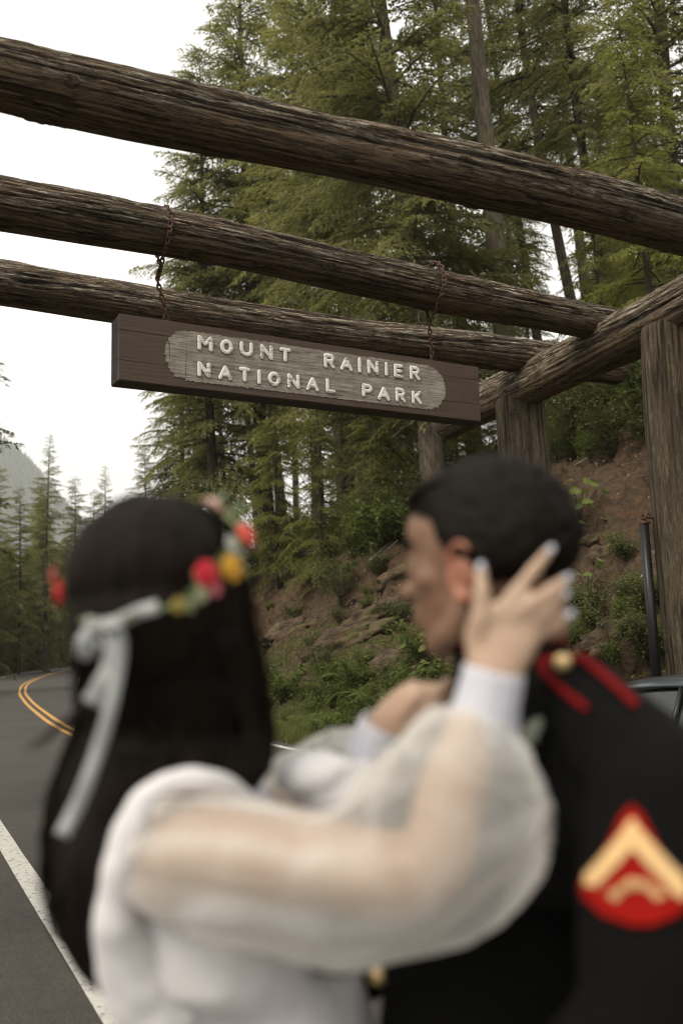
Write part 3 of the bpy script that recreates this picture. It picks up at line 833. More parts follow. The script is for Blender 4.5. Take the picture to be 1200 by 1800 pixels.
STK = [((1010, 822), (1075, 795), 'bleached stick lying on the dirt slope right of the rear post'), ((632, 896), (700, 892), 'bare fallen stick in the upper bank bushes'),
       ((640, 1010), (700, 955), 'broken log leaning on the bank left of the groom'), ((650, 990), (705, 945), 'second dark log on the bank behind the groom nose'),
       ((1140, 770), (1190, 740), 'thin branch on the slope beside the right post')]
for a, b, lab in STK:
    pa, pb = on_hill(*a), on_hill(*b)
    if not pa or not pb: continue
    pb = pa + (pb - pa).normalized() * min((pb - pa).length, 2.4)
    bm = bmesh.new(); add_tube(bm, catmull([pa + Vector((0, 0, .06)), (pa + pb) / 2 + Vector((0, .05, .12)), pb + Vector((0, 0, .1))], 5), [.05 - .003 * k for k in range(11)] if 'log' in lab else [.02 - .001 * k for k in range(11)], 6)
    tag(bm_obj('fallen_branch', bm, DEAD), lab, 'branch')
# bare snag with forked roots hanging in the thicket
p = on_hill(530, 985)
bm = bmesh.new()
add_tube(bm, [p, p + Vector((.05, 0, 1.4)), p + Vector((-.1, 0, 3.0)), p + Vector((0, 0, 5))], [.06, .05, .035, .01], 6)
for k in range(9):
    z = 1.0 + .45 * k; a = rr.uniform(0, 6.28); q = p + Vector((0, 0, z)); add_tube(bm, [q, q + Vector((math.cos(a) * .5, math.sin(a) * .5, -.35)), q + Vector((math.cos(a) * .75, math.sin(a) * .7, -.9))], [.022, .014, .004], 5)
tag(bm_obj('dead_snag', bm, DEAD), 'bare grey snag with drooping dead twigs in the bank thicket', 'snag')

# ------------------------------------------------------------------ log archway
K = 3.2; HB = CH + K
def log_obj(name, a, b, ra, rb, mat, parent, seed, knots=9, nl=420, ns=84, rough=1.0, end_cut=True):
    a = Vector(a); b = Vector(b); L = (b - a).length
    X = (b - a).normalized(); Yv = Vector((0, 0, 1)).cross(X)
    if Yv.length < .1: Yv = Vector((0, 1, 0))
    Yv.normalize(); Zv = X.cross(Yv)
    rd = random.Random(seed)
    kn = [(rd.uniform(.03, .97) * L, rd.choice([rd.uniform(0, 2 * PI), rd.uniform(PI, 1.75 * PI)]), rd.uniform(.026, .048)) for _ in range(knots)]
    V = []; cr = []; up = []; kk = []
    for i in range(nl + 1):
        x = L * i / nl; f = i / nl; r = ra + (rb - ra) * f
        cyy = .03 * math.sin(x * .7 + seed); czz = .022 * math.sin(x * .9 + seed * 2)
        for k in range(ns):
            th = 2 * PI * k / ns; c, s = math.cos(th), math.sin(th)
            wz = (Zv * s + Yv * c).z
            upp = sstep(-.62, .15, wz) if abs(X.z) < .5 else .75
            n0 = snoise(x * .7 + seed * 5, c * .8, s * .8) * .022
            n1 = mn.noise(Vector((x * .32 + seed * 3, c * 4.2, s * 4.2)))
            n2 = mn.noise(Vector((x * 1.5 + seed, c * 10, s * 10)))
            n3 = mn.noise(Vector((x * 4 + seed, c * 18, s * 18)))
            ck = sstep(.86, .99, 1 - abs(n1)) * (.35 + .65 * upp)
            ck2 = sstep(.80, .98, 1 - abs(n2)) * (.15 + .85 * upp)
            n4 = mn.noise(Vector((x * .9 + seed, c * 2.2, s * 2.2)))
            d = n0 - .020 * ck * rough - .009 * ck2 * rough * upp + .007 * n3 * (.12 + upp) * rough + .008 * n2 * upp * rough + .012 * max(0, n4) * upp * rough
            kv = 0
            for kx, kt, kr in kn:
                if abs(x - kx) < .3:
                    dt = (th - kt + PI) % (2 * PI) - PI; q = math.hypot((x - kx) * .8, dt * r)
                    if q < kr * 3:
                        d += .016 * math.exp(-(q / kr) ** 2) - .014 * math.exp(-(q / (kr * .4)) ** 2) + .005 * math.cos(q / kr * 7) * math.exp(-q / kr)
                        kv = max(kv, math.exp(-(q / (kr * .45)) ** 2) * .9, .5 * math.exp(-((q - kr * .9) / (kr * .2)) ** 2))
            rad = r + d
            if end_cut: 
                e = min(x, L - x); rad *= 1 - .10 * math.exp(-e / .03)
            V.append((x, cyy + c * rad, czz + s * rad)); cr.append(min(1, ck * .9 + ck2 * .55)); up.append(upp); kk.append(kv)
    Fc = []
    idx = np.arange((nl + 1) * ns).reshape(nl + 1, ns); nx = np.roll(idx, -1, 1)
    Fc = np.stack([idx[:-1].ravel(), nx[:-1].ravel(), nx[1:].ravel(), idx[1:].ravel()], 1)
    b0 = len(V); V += [(0, .03 * math.sin(seed), .022 * math.sin(seed * 2)), (L, .03 * math.sin(L * .7 + seed), .022 * math.sin(L * .9 + seed * 2))]; cr += [0, 0]; up += [.2, .2]; kk += [.3, .3]
    caps = [(b0, (k + 1) % ns, k, k) for k in range(ns)] + [(b0 + 1, nl * ns + k, nl * ns + (k + 1) % ns, nl * ns + (k + 1) % ns) for k in range(ns)]
    me = bpy.data.meshes.new(name)
    me.from_pydata(V, [], [tuple(int(q) for q in f) for f in Fc] + [c_[:3] for c_ in caps]); me.shade_smooth()
    fattr(me, 'crack', cr); fattr(me, 'upper', up); fattr(me, 'knot', kk)
    o = link(name, me, mat)
    o.matrix_world = Matrix.Translation(a) @ Matrix((X, Yv, Zv)).transposed().to_4x4()
    o.parent = parent; o.matrix_parent_inverse = Matrix.Translation(-parent.location)
    return o, a, X
arch = thing('log_archway', 'weathered brown log archway spanning the road above the couple', 'archway', (3.0, 9.5, 0))
def ext(p, q, e0, e1):
    d = (q - p).normalized(); return p - d * e0, q + d * e1
B1 = (on_z(0, 120, HB), on_z(1200, 402, HB)); B2 = (on_z(0, 361, HB), on_z(1000, 552, HB)); B3 = (on_z(0, 502, HB), on_z(900, 626, HB))
HL = HB - .24
ZL = (on_z(860, 708, HL), on_z(1200, 535, HL))
def cut_at_px(p, q, px):      # extend the line p->q until image column px
    d = q - p; lo, hi = 0, 6
    for _ in range(40):
        m_ = (lo + hi) / 2; w_ = p + d * m_ - CAM
        if 600 + F * w_.dot(RT) / w_.dot(fw) < px: lo = m_
        else: hi = m_
    return p + d * lo
LE = 2.9
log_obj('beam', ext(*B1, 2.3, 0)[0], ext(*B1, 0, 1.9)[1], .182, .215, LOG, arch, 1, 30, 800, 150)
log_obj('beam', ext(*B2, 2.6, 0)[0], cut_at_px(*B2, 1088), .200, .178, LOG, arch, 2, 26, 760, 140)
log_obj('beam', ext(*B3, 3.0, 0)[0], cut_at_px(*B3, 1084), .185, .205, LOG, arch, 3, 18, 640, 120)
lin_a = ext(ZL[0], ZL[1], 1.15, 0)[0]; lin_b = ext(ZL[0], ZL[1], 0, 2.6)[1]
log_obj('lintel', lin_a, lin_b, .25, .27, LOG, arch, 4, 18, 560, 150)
def post_at(px, py, r, seed, top):
    c = on_plane(px, py, lin_a, (lin_b - lin_a).normalized().cross(Vector((0, 0, 1))))
    g = drop(c.x, c.y, 3.0)
    return log_obj('post', Vector((c.x, c.y, top)), Vector((c.x + .03, c.y, min(g, 0) - .3)), r, r * 1.12, POST, arch, seed, 7, 420, 84, .22)
post_at(1176, 600, .255, 5, HL - .14); post_at(915, 720, .29, 6, HL - .14)
# far side of the archway, left of the frame
ud = (B1[1] - B1[0]).normalized(); vd = (lin_a - lin_b).normalized()
LP = B1[0] - ud * 1.9; LP.z = HL
log_obj('lintel', LP - vd * 1.4, LP + vd * 7.0, .25, .27, LOG, arch, 7, 8, 160, 40)
for k in (0.3, 5.0):
    c = LP + vd * k; log_obj('post', Vector((c.x, c.y, HL - .14)), Vector((c.x, c.y, -.3)), .25, .28, POST, arch, 8 + k, 4, 140, 40, .6)

# ------------------------------------------------------------------ sign
bdir = (B2[1] - B2[0]).normalized(); bn = bdir.cross(Vector((0, 0, 1))).normalized()      # bn points to the camera side
if bn.dot(CAM - B2[0]) < 0: bn = -bn
p0 = B2[0] + bn * .085
TLc, TRc, BRc, BLc = (on_plane(*q, p0, bn) for q in ((212, 550), (840, 645), (845, 740), (207, 667)))
sx = (TRc - TLc + BRc - BLc).normalized(); sz = ((TLc - BLc).normalized() + (TRc - BRc).normalized()); sz = (sz - sx * sz.dot(sx)).normalized()
scn = (TLc + TRc + BRc + BLc) / 4
sw = ((TRc - TLc).length + (BRc - BLc).length) / 2; shh = ((TLc - BLc).length + (TRc - BRc).length) / 2
sy = sz.cross(sx)            # into the sign (away from camera)
SM = Matrix.Translation(scn) @ Matrix((sx, sy, sz)).transposed().to_4x4()
SMi = SM.inverted()
def sign_xy(px, py):
    p = SMi @ on_plane(px, py, scn, bn); return p.x, p.z
print('sign size', sw, shh, 'centre', scn)
sign = thing('hanging_sign', 'brown painted wooden park sign hanging on chains under the middle beam', 'sign', scn)
sign.rotation_euler = SM.to_euler()
def sign_paint():
    m, n, l, b = new_mat('sign_brown_paint')
    v = mapping(n, l, (1.2, 1, 26)); f = noise_n(n, l, v, 2.2, 7, .7, .3); g = noise_n(n, l, mapping(n, l, (1, 1, 1)), 2, 5, .6)
    c = ramp(n, l, f, [(.3, (.050, .031, .020)), (.5, (.075, .047, .031)), (.75, (.095, .062, .042))])
    c = mixc(n, l, .5, c, ramp(n, l, g, [(.35, (.8, .8, .8)), (.65, (1.12, 1.12, 1.12))]), 'MULTIPLY')
    l.new(c, b.inputs['Base Color']); b.inputs['Roughness'].default_value = .62; bump(n, l, b, f, .45, .008); return m
SB = sign_paint()
TH = .22
def board(z0, z1, name):
    bm = bmesh.new()
    add_box(bm, (0, .02, (z0 + z1) / 2), (sw, .04, z1 - z0 - .0012))
    bmesh.ops.subdivide_edges(bm, edges=[e for e in bm.edges if abs(e.verts[0].co.x - e.verts[1].co.x) > 1], cuts=40)
    for v in bm.verts: v.co.y += .003 * snoise(v.co.x * 3, z0 * 5, 1); v.co.z += .002 * snoise(v.co.x * 5, v.co.z * 3, 2)
    bmesh.ops.bevel(bm, geom=[e for e in bm.edges if e.is_manifold and e.calc_face_angle(0) > 1], offset=.0022, segments=2, affect='EDGES')
    return bm_obj(name, bm, SB, sign, False)
zc = [-shh / 2, -shh / 2 + .30 * shh, -shh / 2 + .755 * shh, shh / 2]
for a, b in zip(zc, zc[1:]): board(a, b, 'plank')
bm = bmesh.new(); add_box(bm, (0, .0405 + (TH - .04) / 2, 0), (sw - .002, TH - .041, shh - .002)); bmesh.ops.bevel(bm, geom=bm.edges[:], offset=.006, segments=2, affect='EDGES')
bm_obj('shade_dark_backing', bm, plain('shade_darkened_timber', (.030, .022, .016), .8, var=.35, vs=8), sign, False)  # box behind the planks, its colour darkened to stand for shade underneath
# routed grey panel with ragged rim
px_cap = [sign_xy(290, 622), sign_xy(782, 690)]
def panel():
    (xl, _), (xr, _) = px_cap
    zt = sign_xy(560, 612)[1]; zb = sign_xy(560, 703)[1]; zt2 = sign_xy(340, 584)[1]; zb2 = sign_xy(340, 664)[1]; zt3 = sign_xy(745, 643)[1]; zb3 = sign_xy(745, 718)[1]
    zt = (zt + zt2 + zt3) / 3; zb = (zb + zb2 + zb3) / 3
    rc = (zt - zb) / 2; zm = (zt + zb) / 2; pts = []
    rx = rc * .95
    for k in range(181):
        a = -PI / 2 + PI * k / 180; pts.append((xr - rx + rx * math.cos(a), zm + rc * math.sin(a)))
    nn = 240
    for k in range(1, nn): pts.append((xr - rx + (xl + rx - xr + rx) * k / nn, zt))
    for k in range(181):
        a = PI / 2 + PI * k / 180; pts.append((xl + rx + rx * math.cos(a), zm + rc * math.sin(a)))
    for k in range(1, nn): pts.append((xl + rx - (xl + rx - xr + rx) * k / nn, zb))
    bm = bmesh.new(); vo = []; vi = []
    cx = (xl + xr) / 2
    for i, (x, z) in enumerate(pts):
        j = .010 * snoise(x * 40, z * 40, 3) + .006 * snoise(x * 110, z * 110, 5)
        if abs(x - cx) > (xr - xl) / 2 - rx: j *= 2.0
        dx, dz = (x - cx), (z - zm); dl = math.hypot(max(abs(dx) - (xr - xl) / 2 + rx, 0), dz) + 1e-6
        vo.append(bm.verts.new((x + j * (1 if dx > 0 else -1) * (abs(dx) > (xr - xl) / 2 - rx), -.0045, z + j * dz / dl)))
    bm.faces.new(vo)
    bmesh.ops.triangulate(bm, faces=bm.faces[:])
    bmesh.ops.recalc_face_normals(bm, faces=bm.faces[:])
    r = bmesh.ops.extrude_face_region(bm, geom=bm.faces[:])
    for v in [g for g in r['geom'] if isinstance(g, bmesh.types.BMVert)]: v.co.y += .02
    m, n, l, b = new_mat('routed_bare_wood')
    v = mapping(n, l, (1.4, 1, 30)); f = noise_n(n, l, v, 2.0, 9, .72, .6); v2 = mapping(n, l, (1, 1, 1)); g = noise_n(n, l, v2, 7, 5, .7)
    v3 = mapping(n, l, (5, 1, 60)); h = noise_n(n, l, v3, 3, 4, .7)
    c = ramp(n, l, f, [(.34, (.10, .085, .065)), (.46, (.24, .22, .18)), (.62, (.40, .375, .32))])
    c = mixc(n, l, .6, c, ramp(n, l, g, [(.35, (.7, .68, .64)), (.6, (1.15, 1.15, 1.13))]), 'MULTIPLY')
    c = mixc(n, l, ramp(n, l, h, [(.3, (.8, .8, .8)), (.4, (0, 0, 0))]), c, (.07, .055, .04))
    l.new(c, b.inputs['Base Color']); b.inputs['Roughness'].default_value = .9; bump(n, l, b, f, .7, .012)
    bm_obj('routed_panel', bm, m, sign, False)
panel()
def letter_paint():
    m, n, l, b = new_mat('flaking_white_paint')
    v = mapping(n, l, (1, 1, 1)); v2 = mapping(n, l, (6, 6, 40)); f = noise_n(n, l, v2, 1.3, 8, .75); g = noise_n(n, l, v, 9, 6, .7)
    k = math_n(n, l, 'ADD', math_n(n, l, 'MULTIPLY', f, .5), math_n(n, l, 'MULTIPLY', g, .5))
    c = mixc(n, l, ramp(n, l, k, [(.43, (0, 0, 0)), (.48, (1, 1, 1))]), (.30, .28, .24), (.82, .80, .74))
    l.new(c, b.inputs['Base Color']); b.inputs['Roughness'].default_value = .7; bump(n, l, b, k, .4, .006); return m
LP_ = letter_paint()
RIM = plain('letter_rim_brown', (.07, .05, .035), .9)  # dark brown rim, wider than the letter strokes and set behind them
def arc(cx, cy, rx, ry, a0, a1, n=14): return [(cx + rx * math.cos(math.radians(a0 + (a1 - a0) * k / n)), cy + ry * math.sin(math.radians(a0 + (a1 - a0) * k / n))) for k in range(n + 1)]
GL = {
    'M': [[(0, 0), (0, 1)], [(0, 1), (.5, .42), (1, 1)], [(1, 1), (1, 0)]],
    'O': [arc(.5, .5, .5, .5, 0, 360, 26)],
    'U': [[(0, 1), (0, .4)] + arc(.5, .4, .5, .4, 180, 360)[1:] + [(1, 1)]],
    'N': [[(0, 0), (0, 1)], [(0, 1), (1, 0)], [(1, 0), (1, 1)]],
    'T': [[(0, 1), (1, 1)], [(.5, 1), (.5, 0)]],
    'R': [[(0, 0), (0, 1)], [(0, 1), (.55, 1)] + arc(.55, .75, .4, .25, 90, -90, 10)[1:] + [(0, .5)], [(.5, .5), (1, 0)]],
    'A': [[(0, 0), (.5, 1)], [(.5, 1), (1, 0)], [(.2, .34), (.8, .34)]],
    'I': [[(0, 0), (0, 1)]],
    'E': [[(0, 0), (0, 1)], [(0, 1), (.9, 1)], [(0, .5), (.8, .5)], [(0, 0), (.95, 0)]],
    'L': [[(0, 1), (0, 0)], [(0, 0), (.9, 0)]],
    'P': [[(0, 0), (0, 1)], [(0, 1), (.55, 1)] + arc(.55, .73, .42, .27, 90, -90, 10)[1:] + [(0, .46)]],
    'K': [[(0, 0), (0, 1)], [(.9, 1), (.08, .42)], [(.35, .6), (.95, 0)]],
}
# letter boxes measured on the photograph: (char, x left, x right, y top, y bottom) of the strokes' outside
S1, S2 = 340 / 1200, 360 / 1200
def A(x0, x1, y0, y1): return (180 + x0 * S1, 180 + x1 * S1, 530 + y0 * S1, 530 + y1 * S1)
def Bq(x0, x1, y0, y1): return (500 + x0 * S2, 500 + x1 * S2, 560 + y0 * S2, 560 + y1 * S2)
LET = [('M', *A(585, 683, 208, 315)), ('O', *A(726, 808, 232, 333)), ('U', *A(848, 932, 246, 348)), ('N', *A(974, 1056, 264, 368)), ('T', *A(1094, 1167, 285, 382)),
       ('R', *Bq(226, 292, 203, 298)), ('A', *Bq(320, 396, 224, 314)), ('I', *Bq(426, 446, 226, 322)), ('N', *Bq(480, 548, 240, 334)), ('I', *Bq(582, 602, 254, 341)), ('E', *Bq(636, 696, 265, 354)), ('R', *Bq(728, 790, 276, 366)),
       ('N', *A(585, 670, 370, 478)), ('A', *A(714, 804, 392, 496)), ('T', *A(842, 917, 405, 506)), ('I', *A(956, 981, 420, 520)), ('O', *A(1023, 1103, 432, 532)),
       ('N', *Bq(12, 87, 320, 417)), ('A', *Bq(120, 200, 340, 432)), ('L', *Bq(238, 300, 347, 443)), ('P', *Bq(449, 514, 380, 467)), ('A', *Bq(540, 614, 397, 487)), ('R', *Bq(645, 706, 404, 498)), ('K', *Bq(740, 803, 420, 508))]
SWd = .0172
for ch, x0, x1, y0, y1 in LET:
    # skew: letters sit on the sloping sign, so use the plane coordinates of the box's mid lines
    xm, ym = (x0 + x1) / 2, (y0 + y1) / 2
    cxs, czs = sign_xy(xm, ym); wl = sign_xy(x1, ym)[0] - sign_xy(x0, ym)[0]
    slope = .132; hpx = (y1 - y0) - (x1 - x0) * slope * .8
    hl = sign_xy(xm, ym - hpx / 2)[1] - sign_xy(xm, ym + hpx / 2)[1]
    W = max(wl - 2 * SWd, 0.0001); Hl = hl - 2 * SWd
    bm = bmesh.new(); bm2 = bmesh.new()
    strokes = [st if ch != 'I' else [(.5, 0), (.5, 1)] for st in GL[ch]]
    for st in strokes:
        pts = [Vector((cxs - W / 2 + a * W, -.010, czs - Hl / 2 + b_ * Hl)) for a, b_ in st]
        sub = []
        for a, b_ in zip(pts, pts[1:]):
            k_ = max(1, int((b_ - a).length / .02)); sub += [a.lerp(b_, t / k_) for t in range(k_)]
        sub.append(pts[-1])
        rad = [SWd * (1 + .10 * snoise(p.x * 30, p.z * 30, 1)) for p in sub]
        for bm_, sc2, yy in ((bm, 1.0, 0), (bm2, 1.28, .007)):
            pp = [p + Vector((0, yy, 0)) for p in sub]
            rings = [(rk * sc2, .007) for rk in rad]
            d0 = (pp[0] - pp[1]).normalized() if len(pp) > 1 else Vector((0, 0, 1)); d1 = (pp[-1] - pp[-2]).normalized()
            full = []; rr2 = []
            if ch != 'O':
                for t in (75, 50, 25): full.append(pp[0] + d0 * (SWd * sc2 * .85 * math.sin(math.radians(t)))); rr2.append((SWd * sc2 * math.cos(math.radians(t)), .007 * math.cos(math.radians(t * .8))))
            full += pp; rr2 += rings
            if ch != 'O':
                for t in (25, 50, 75): full.append(pp[-1] + d1 * (SWd * sc2 * .85 * math.sin(math.radians(t)))); rr2.append((SWd * sc2 * math.cos(math.radians(t)), .007 * math.cos(math.radians(t * .8))))
            add_tube(bm_, full, rr2, 10, True, 1, Vector((0, 1, 0)))
    lo = bm_obj('letter', bm, LP_, sign); lo['label'] = 'white raised letter ' + ch
    bm_obj('dark_rim', bm2, RIM, lo)

# chains over the middle beam
RUST = plain('rusty_iron', (.095, .05, .03), .85, .2, .75, 40)
def link_mesh():
    bm = bmesh.new(); pts = []
    n = 20; a, b_ = .0145, .028
    for k in range(n):
        t = 2 * PI * k / n; pts.append(Vector((a * math.cos(t), 0, b_ * (abs(math.sin(t)) ** .8) * (1 if math.sin(t) > 0 else -1))))
    rings = []
    for i, p in enumerate(pts):
        tg = (pts[(i + 1) % n] - pts[i - 1]).normalized(); a1 = Vector((0, 1, 0)); b1 = tg.cross(a1)
        rings.append([bm.verts.new(p + (a1 * math.cos(q * PI / 3) + b1 * math.sin(q * PI / 3)) * .0072) for q in range(6)])
    for i in range(n):
        for q in range(6): bm.faces.new((rings[i][q], rings[i][(q + 1) % 6], rings[(i + 1) % n][(q + 1) % 6], rings[(i + 1) % n][q]))
    me = bpy.data.meshes.new('chain_link'); bm.to_mesh(me); bm.free(); me.shade_smooth(); me.materials.append(RUST); return me
CLK = link_mesh()
def chain(px_top, px_bot, lab):
    c = on_plane(px_top[0], px_top[1], B2[0], bn); t_ = (c - B2[0]).dot(bdir); cc = B2[0] + bdir * t_
    bot = on_plane(px_bot[0], px_bot[1], scn, bn) + sy * .085 + Vector((0, 0, .01))
    Rr = .226; J = Vector((cc.x, cc.y, cc.z - .36)) - bdir * .015
    pts = [J.copy()]
    al = [215, 240, 270]
    for a in range(-58, 239, 12):
        q = math.radians(a); pts.append(cc + (bn * math.cos(q) + Vector((0, 0, 1)) * math.sin(q)) * Rr + bdir * (.07 * (a + 58) / 297))
    pts.append(J.copy())
    t = thing('hanging_chain', lab, 'chain', J, 'chains holding the sign')
    def run(path, tw0=0):
        path = catmull(path, 6); d = [0]
        for a, b_ in zip(path, path[1:]): d.append(d[-1] + (b_ - a).length)
        n = max(1, int(round(d[-1] / .042)))
        for k in range(n):
            s = d[-1] * (k + .5) / n
            i = max(j for j in range(len(d)) if d[j] <= s); i = min(i, len(path) - 2)
            f = (s - d[i]) / (d[i + 1] - d[i] + 1e-9); p = path[i].lerp(path[i + 1], f); tg = (path[i + 1] - path[i]).normalized()
            q = tg.to_track_quat('Z', 'Y').to_matrix() @ Matrix.Rotation((PI / 2) * (k % 2) + tw0 + rr.uniform(-.25, .25), 3, 'Z')
            o = link('chain_link', CLK, None, t); o.matrix_local = Matrix.Translation(p - J) @ q.to_4x4()
    run(pts, .6); run([J, (J + bot) / 2 + Vector((.004, 0, 0)), bot], .2)
    # eye ring on the board
    bm = bmesh.new(); ring = [bot - J + Vector((0, 0, -.012)) + (sx * math.cos(k * PI / 8) + Vector((0, 0, 1)) * math.sin(k * PI / 8)) * .035 for k in range(17)]
    add_tube(bm, ring, .006, 6, False); bm_obj('eye_ring', bm, RUST, t)
chain((279, 372), (299, 558), 'left rusty chain looped over the middle beam holding the sign')
chain((752, 480), (769, 632), 'right rusty chain looped over the middle beam near the lintel')

# ------------------------------------------------------------------ steel barrier pole beside the right post
BLK = plain('black_painted_steel', (.016, .016, .017), .38, .2, .4, 40)
gp_top = P(1132, 917, 8.35); 
gx, gy = P(1143, 1050, 8.35).x, P(1143, 1050, 8.35).y
gp = thing('barrier_pole', 'black steel barrier pole with rusty hook beside the right log post', 'pole', (gx, gy, 0))
zt = gp_top.z
bm = bmesh.new(); add_tube(bm, [(0, 0, -.1), (0, 0, .95)], .06, 16); add_tube(bm, [(0, 0, .9), (-.01, 0, zt)], .043, 16); bm_obj('pole', bm, BLK, gp)
bm = bmesh.new(); add_tube(bm, [(0, 0, .92), (0, 0, 1.16)], .058, 16); bm_obj('collar', bm, RUST, gp); bm = bmesh.new(); add_tube(bm, [(0, 0, zt - .01), (0, 0, zt + .012)], .05, 14); bm_obj('collar', bm, RUST, gp)
bm = bmesh.new(); add_tube(bm, catmull([(0, 0, zt), (0, 0, zt + .05), (-.035, -.02, zt + .075), (-.03, -.03, zt + .035), (.02, -.03, zt + .05), (.1, -.01, zt + .03), (.19, 0, zt + .02), (.23, .0, zt + .03)], 5), .012, 7); bm_obj('hook', bm, RUST, gp)
bm = bmesh.new(); add_box(bm, (-.9, 0, 1.06), (1.7, .05, .05)); add_box(bm, (-1.5, 0, .45), (.06, .05, 1.2)); bm_obj('rail', bm, RUST, gp, False)

# ------------------------------------------------------------------ parked car behind the groom's shoulder
def car():
    paint = None
    m, n, l, b = new_mat('grey_blue_car_paint'); b.inputs['Base Color'].default_value = (.10, .125, .145, 1); b.inputs['Metallic'].default_value = .6; b.inputs['Roughness'].default_value = .28; b.inputs['Coat Weight'].default_value = .8
    l.new(ramp(n, l, noise_n(n, l, mapping(n, l, (1, 1, 1)), 4), [(.3, (.09, .11, .125)), (.7, (.115, .14, .16))]), b.inputs['Base Color'])
    g, n, l, b = new_mat('car_glass'); b.inputs['Base Color'].default_value = (.008, .01, .01, 1); b.inputs['Roughness'].default_value = .04; b.inputs['Specular IOR Level'].default_value = .9
    rub = plain('tyre_rubber', (.02, .02, .02), .8); al = plain('alloy', (.45, .45, .45), .35, .8); trim = plain('black_trim', (.012, .012, .012), .4)
    s0, o0 = so_of(*P(1178, 1300, 5.75).xy)
    cx_, cy_, dx, dy = C(s0)
    t = thing('parked_car', 'grey blue low car parked on the road behind the groom shoulder', 'car', (0, 0, 0))
    x, y = at_so(s0 - 0.35, o0 + .72)
    t.location = (x, y, 0.011); t.rotation_euler = (0, 0, math.atan2(dy, dx) + PI)      # nose toward -s (to the right)
    # side profile (x along car, z), rear at -2.2, nose at +2.2; the near side is +y
    Wd = .86
    st = [-2.15, -2.0, -1.6, -1.2, -.6, 0, .6, 1.0, 1.5, 1.9, 2.15]
    zl = [.42, .30, .22, .2, .2, .2, .2, .2, .22, .28, .42]
    zu = [.72, .90, .95, .95, .93, .92, .90, .86, .80, .72, .58]
    wd = [.62, .76, .84, .86, .87, .87, .87, .86, .83, .74, .58]
    bm = bmesh.new(); rings = []
    for x_, a, b2, w_ in zip(st, zl, zu, wd):
        prof = [(-w_ * .85, a), (-w_, a + .12), (-w_, (a + b2) / 2), (-w_ * .96, b2 - .06), (-w_ * .84, b2), (0, b2 + .03), (w_ * .84, b2), (w_ * .96, b2 - .06), (w_, (a + b2) / 2), (w_, a + .12), (w_ * .85, a)]
        rings.append([bm.verts.new((x_, yy, zz)) for yy, zz in prof])
    for i in range(len(rings) - 1):
        for k in range(11): bm.faces.new((rings[i][k], rings[i][(k + 1) % 11], rings[i + 1][(k + 1) % 11], rings[i + 1][k]))
    bm.faces.new(rings[0][::-1]); bm.faces.new(rings[-1])
    bmesh.ops.recalc_face_normals(bm, faces=bm.faces[:])
    o = bm_obj('body', bm, m, t); md = o.modifiers.new('sub', 'SUBSURF'); md.levels = md.render_levels = 2
    # roof shell
    rz_ = 1.275
    rs = [-1.75, -1.35, -.9, -.4, .1, .5, .95, 1.3]; rzv = [.95, 1.12, 1.235, rz_, rz_, 1.235, 1.09, .90]; rw = [.70, .66, .62, .60, .60, .61, .66, .72]
    bm = bmesh.new(); R1 = []
    for x_, z_, w_ in zip(rs, rzv, rw):
        R1.append([bm.verts.new((x_, yy, zz)) for yy, zz in ((-w_ - .035, z_ - .055), (-w_, z_ - .012), (-w_ * .6, z_ + .012), (0, z_ + .02), (w_ * .6, z_ + .012), (w_, z_ - .012), (w_ + .035, z_ - .055))])
    for i in range(len(R1) - 1):
        for k in range(6):
            if (i in (0, 1, 5, 6)) and 1 <= k <= 4 and i not in (1, 5): continue
            bm.faces.new((R1[i][k], R1[i][k + 1], R1[i + 1][k + 1], R1[i + 1][k]))
    o = bm_obj('roof', bm, m, t); md = o.modifiers.new('sub', 'SUBSURF'); md.levels = md.render_levels = 2; md2 = o.modifiers.new('th', 'SOLIDIFY'); md2.thickness = .02
    for sg in (-1, 1):
      bm = bmesh.new()
      for x0_, x1_ in ((0, 1), (1, 2), (2, 3), (3, 4), (4, 5), (5, 6), (6, 7)):
        if True:
            top = [(rs[i], sg * (rw[i] + .015), rzv[i] - .06) for i in (x0_, x1_)]; bot = [(rs[i], sg * .80, .90) for i in (x0_, x1_)]
            if top[0][2] < .92: top[0] = (top[0][0], bot[0][1], .905)
            if top[1][2] < .92: top[1] = (top[1][0], bot[1][1], .905)
            bm.faces.new([bm.verts.new(v) for v in (bot[0], bot[1], top[1], top[0])])
      bmesh.ops.remove_doubles(bm, verts=bm.verts[:], dist=.0005); bm_obj('side_window', bm, g, t, False)
    bm = bmesh.new(); bm.faces.new([bm.verts.new(v) for v in ((.93, -.62, 1.08), (.93, .62, 1.08), (1.35, .74, .90), (1.35, -.74, .90))]); bm.faces.new([bm.verts.new(v) for v in ((-1.3, -.62, 1.12), (-1.3, .62, 1.12), (-1.8, .70, .93), (-1.8, -.70, .93))]); bm_obj('windscreen', bm, g, t, False)
    for sg in (-1, 1):
        for xx in (-.28, .02 if False else -1.05):
            bm = bmesh.new(); add_tube(bm, [(xx, sg * .803, .91), (xx - .03, sg * .63, 1.22 if xx > -1 else 1.17)], .018, 6); bm_obj('pillar', bm, trim, t)
    for sx_ in (-1.35, 1.35):
        for sg in (-1, 1):
            bm = bmesh.new(); add_tube(bm, [(sx_, sg * .68, .32), (sx_, sg * .88, .32)], .32, 28, True, 1, Vector((0, 0, 1))); wh = bm_obj('wheel', bm, rub, t)
            bm = bmesh.new(); add_tube(bm, [(sx_, sg * .87, .32), (sx_, sg * .885, .32)], .2, 24); bm_obj('rim', bm, al, wh)
        
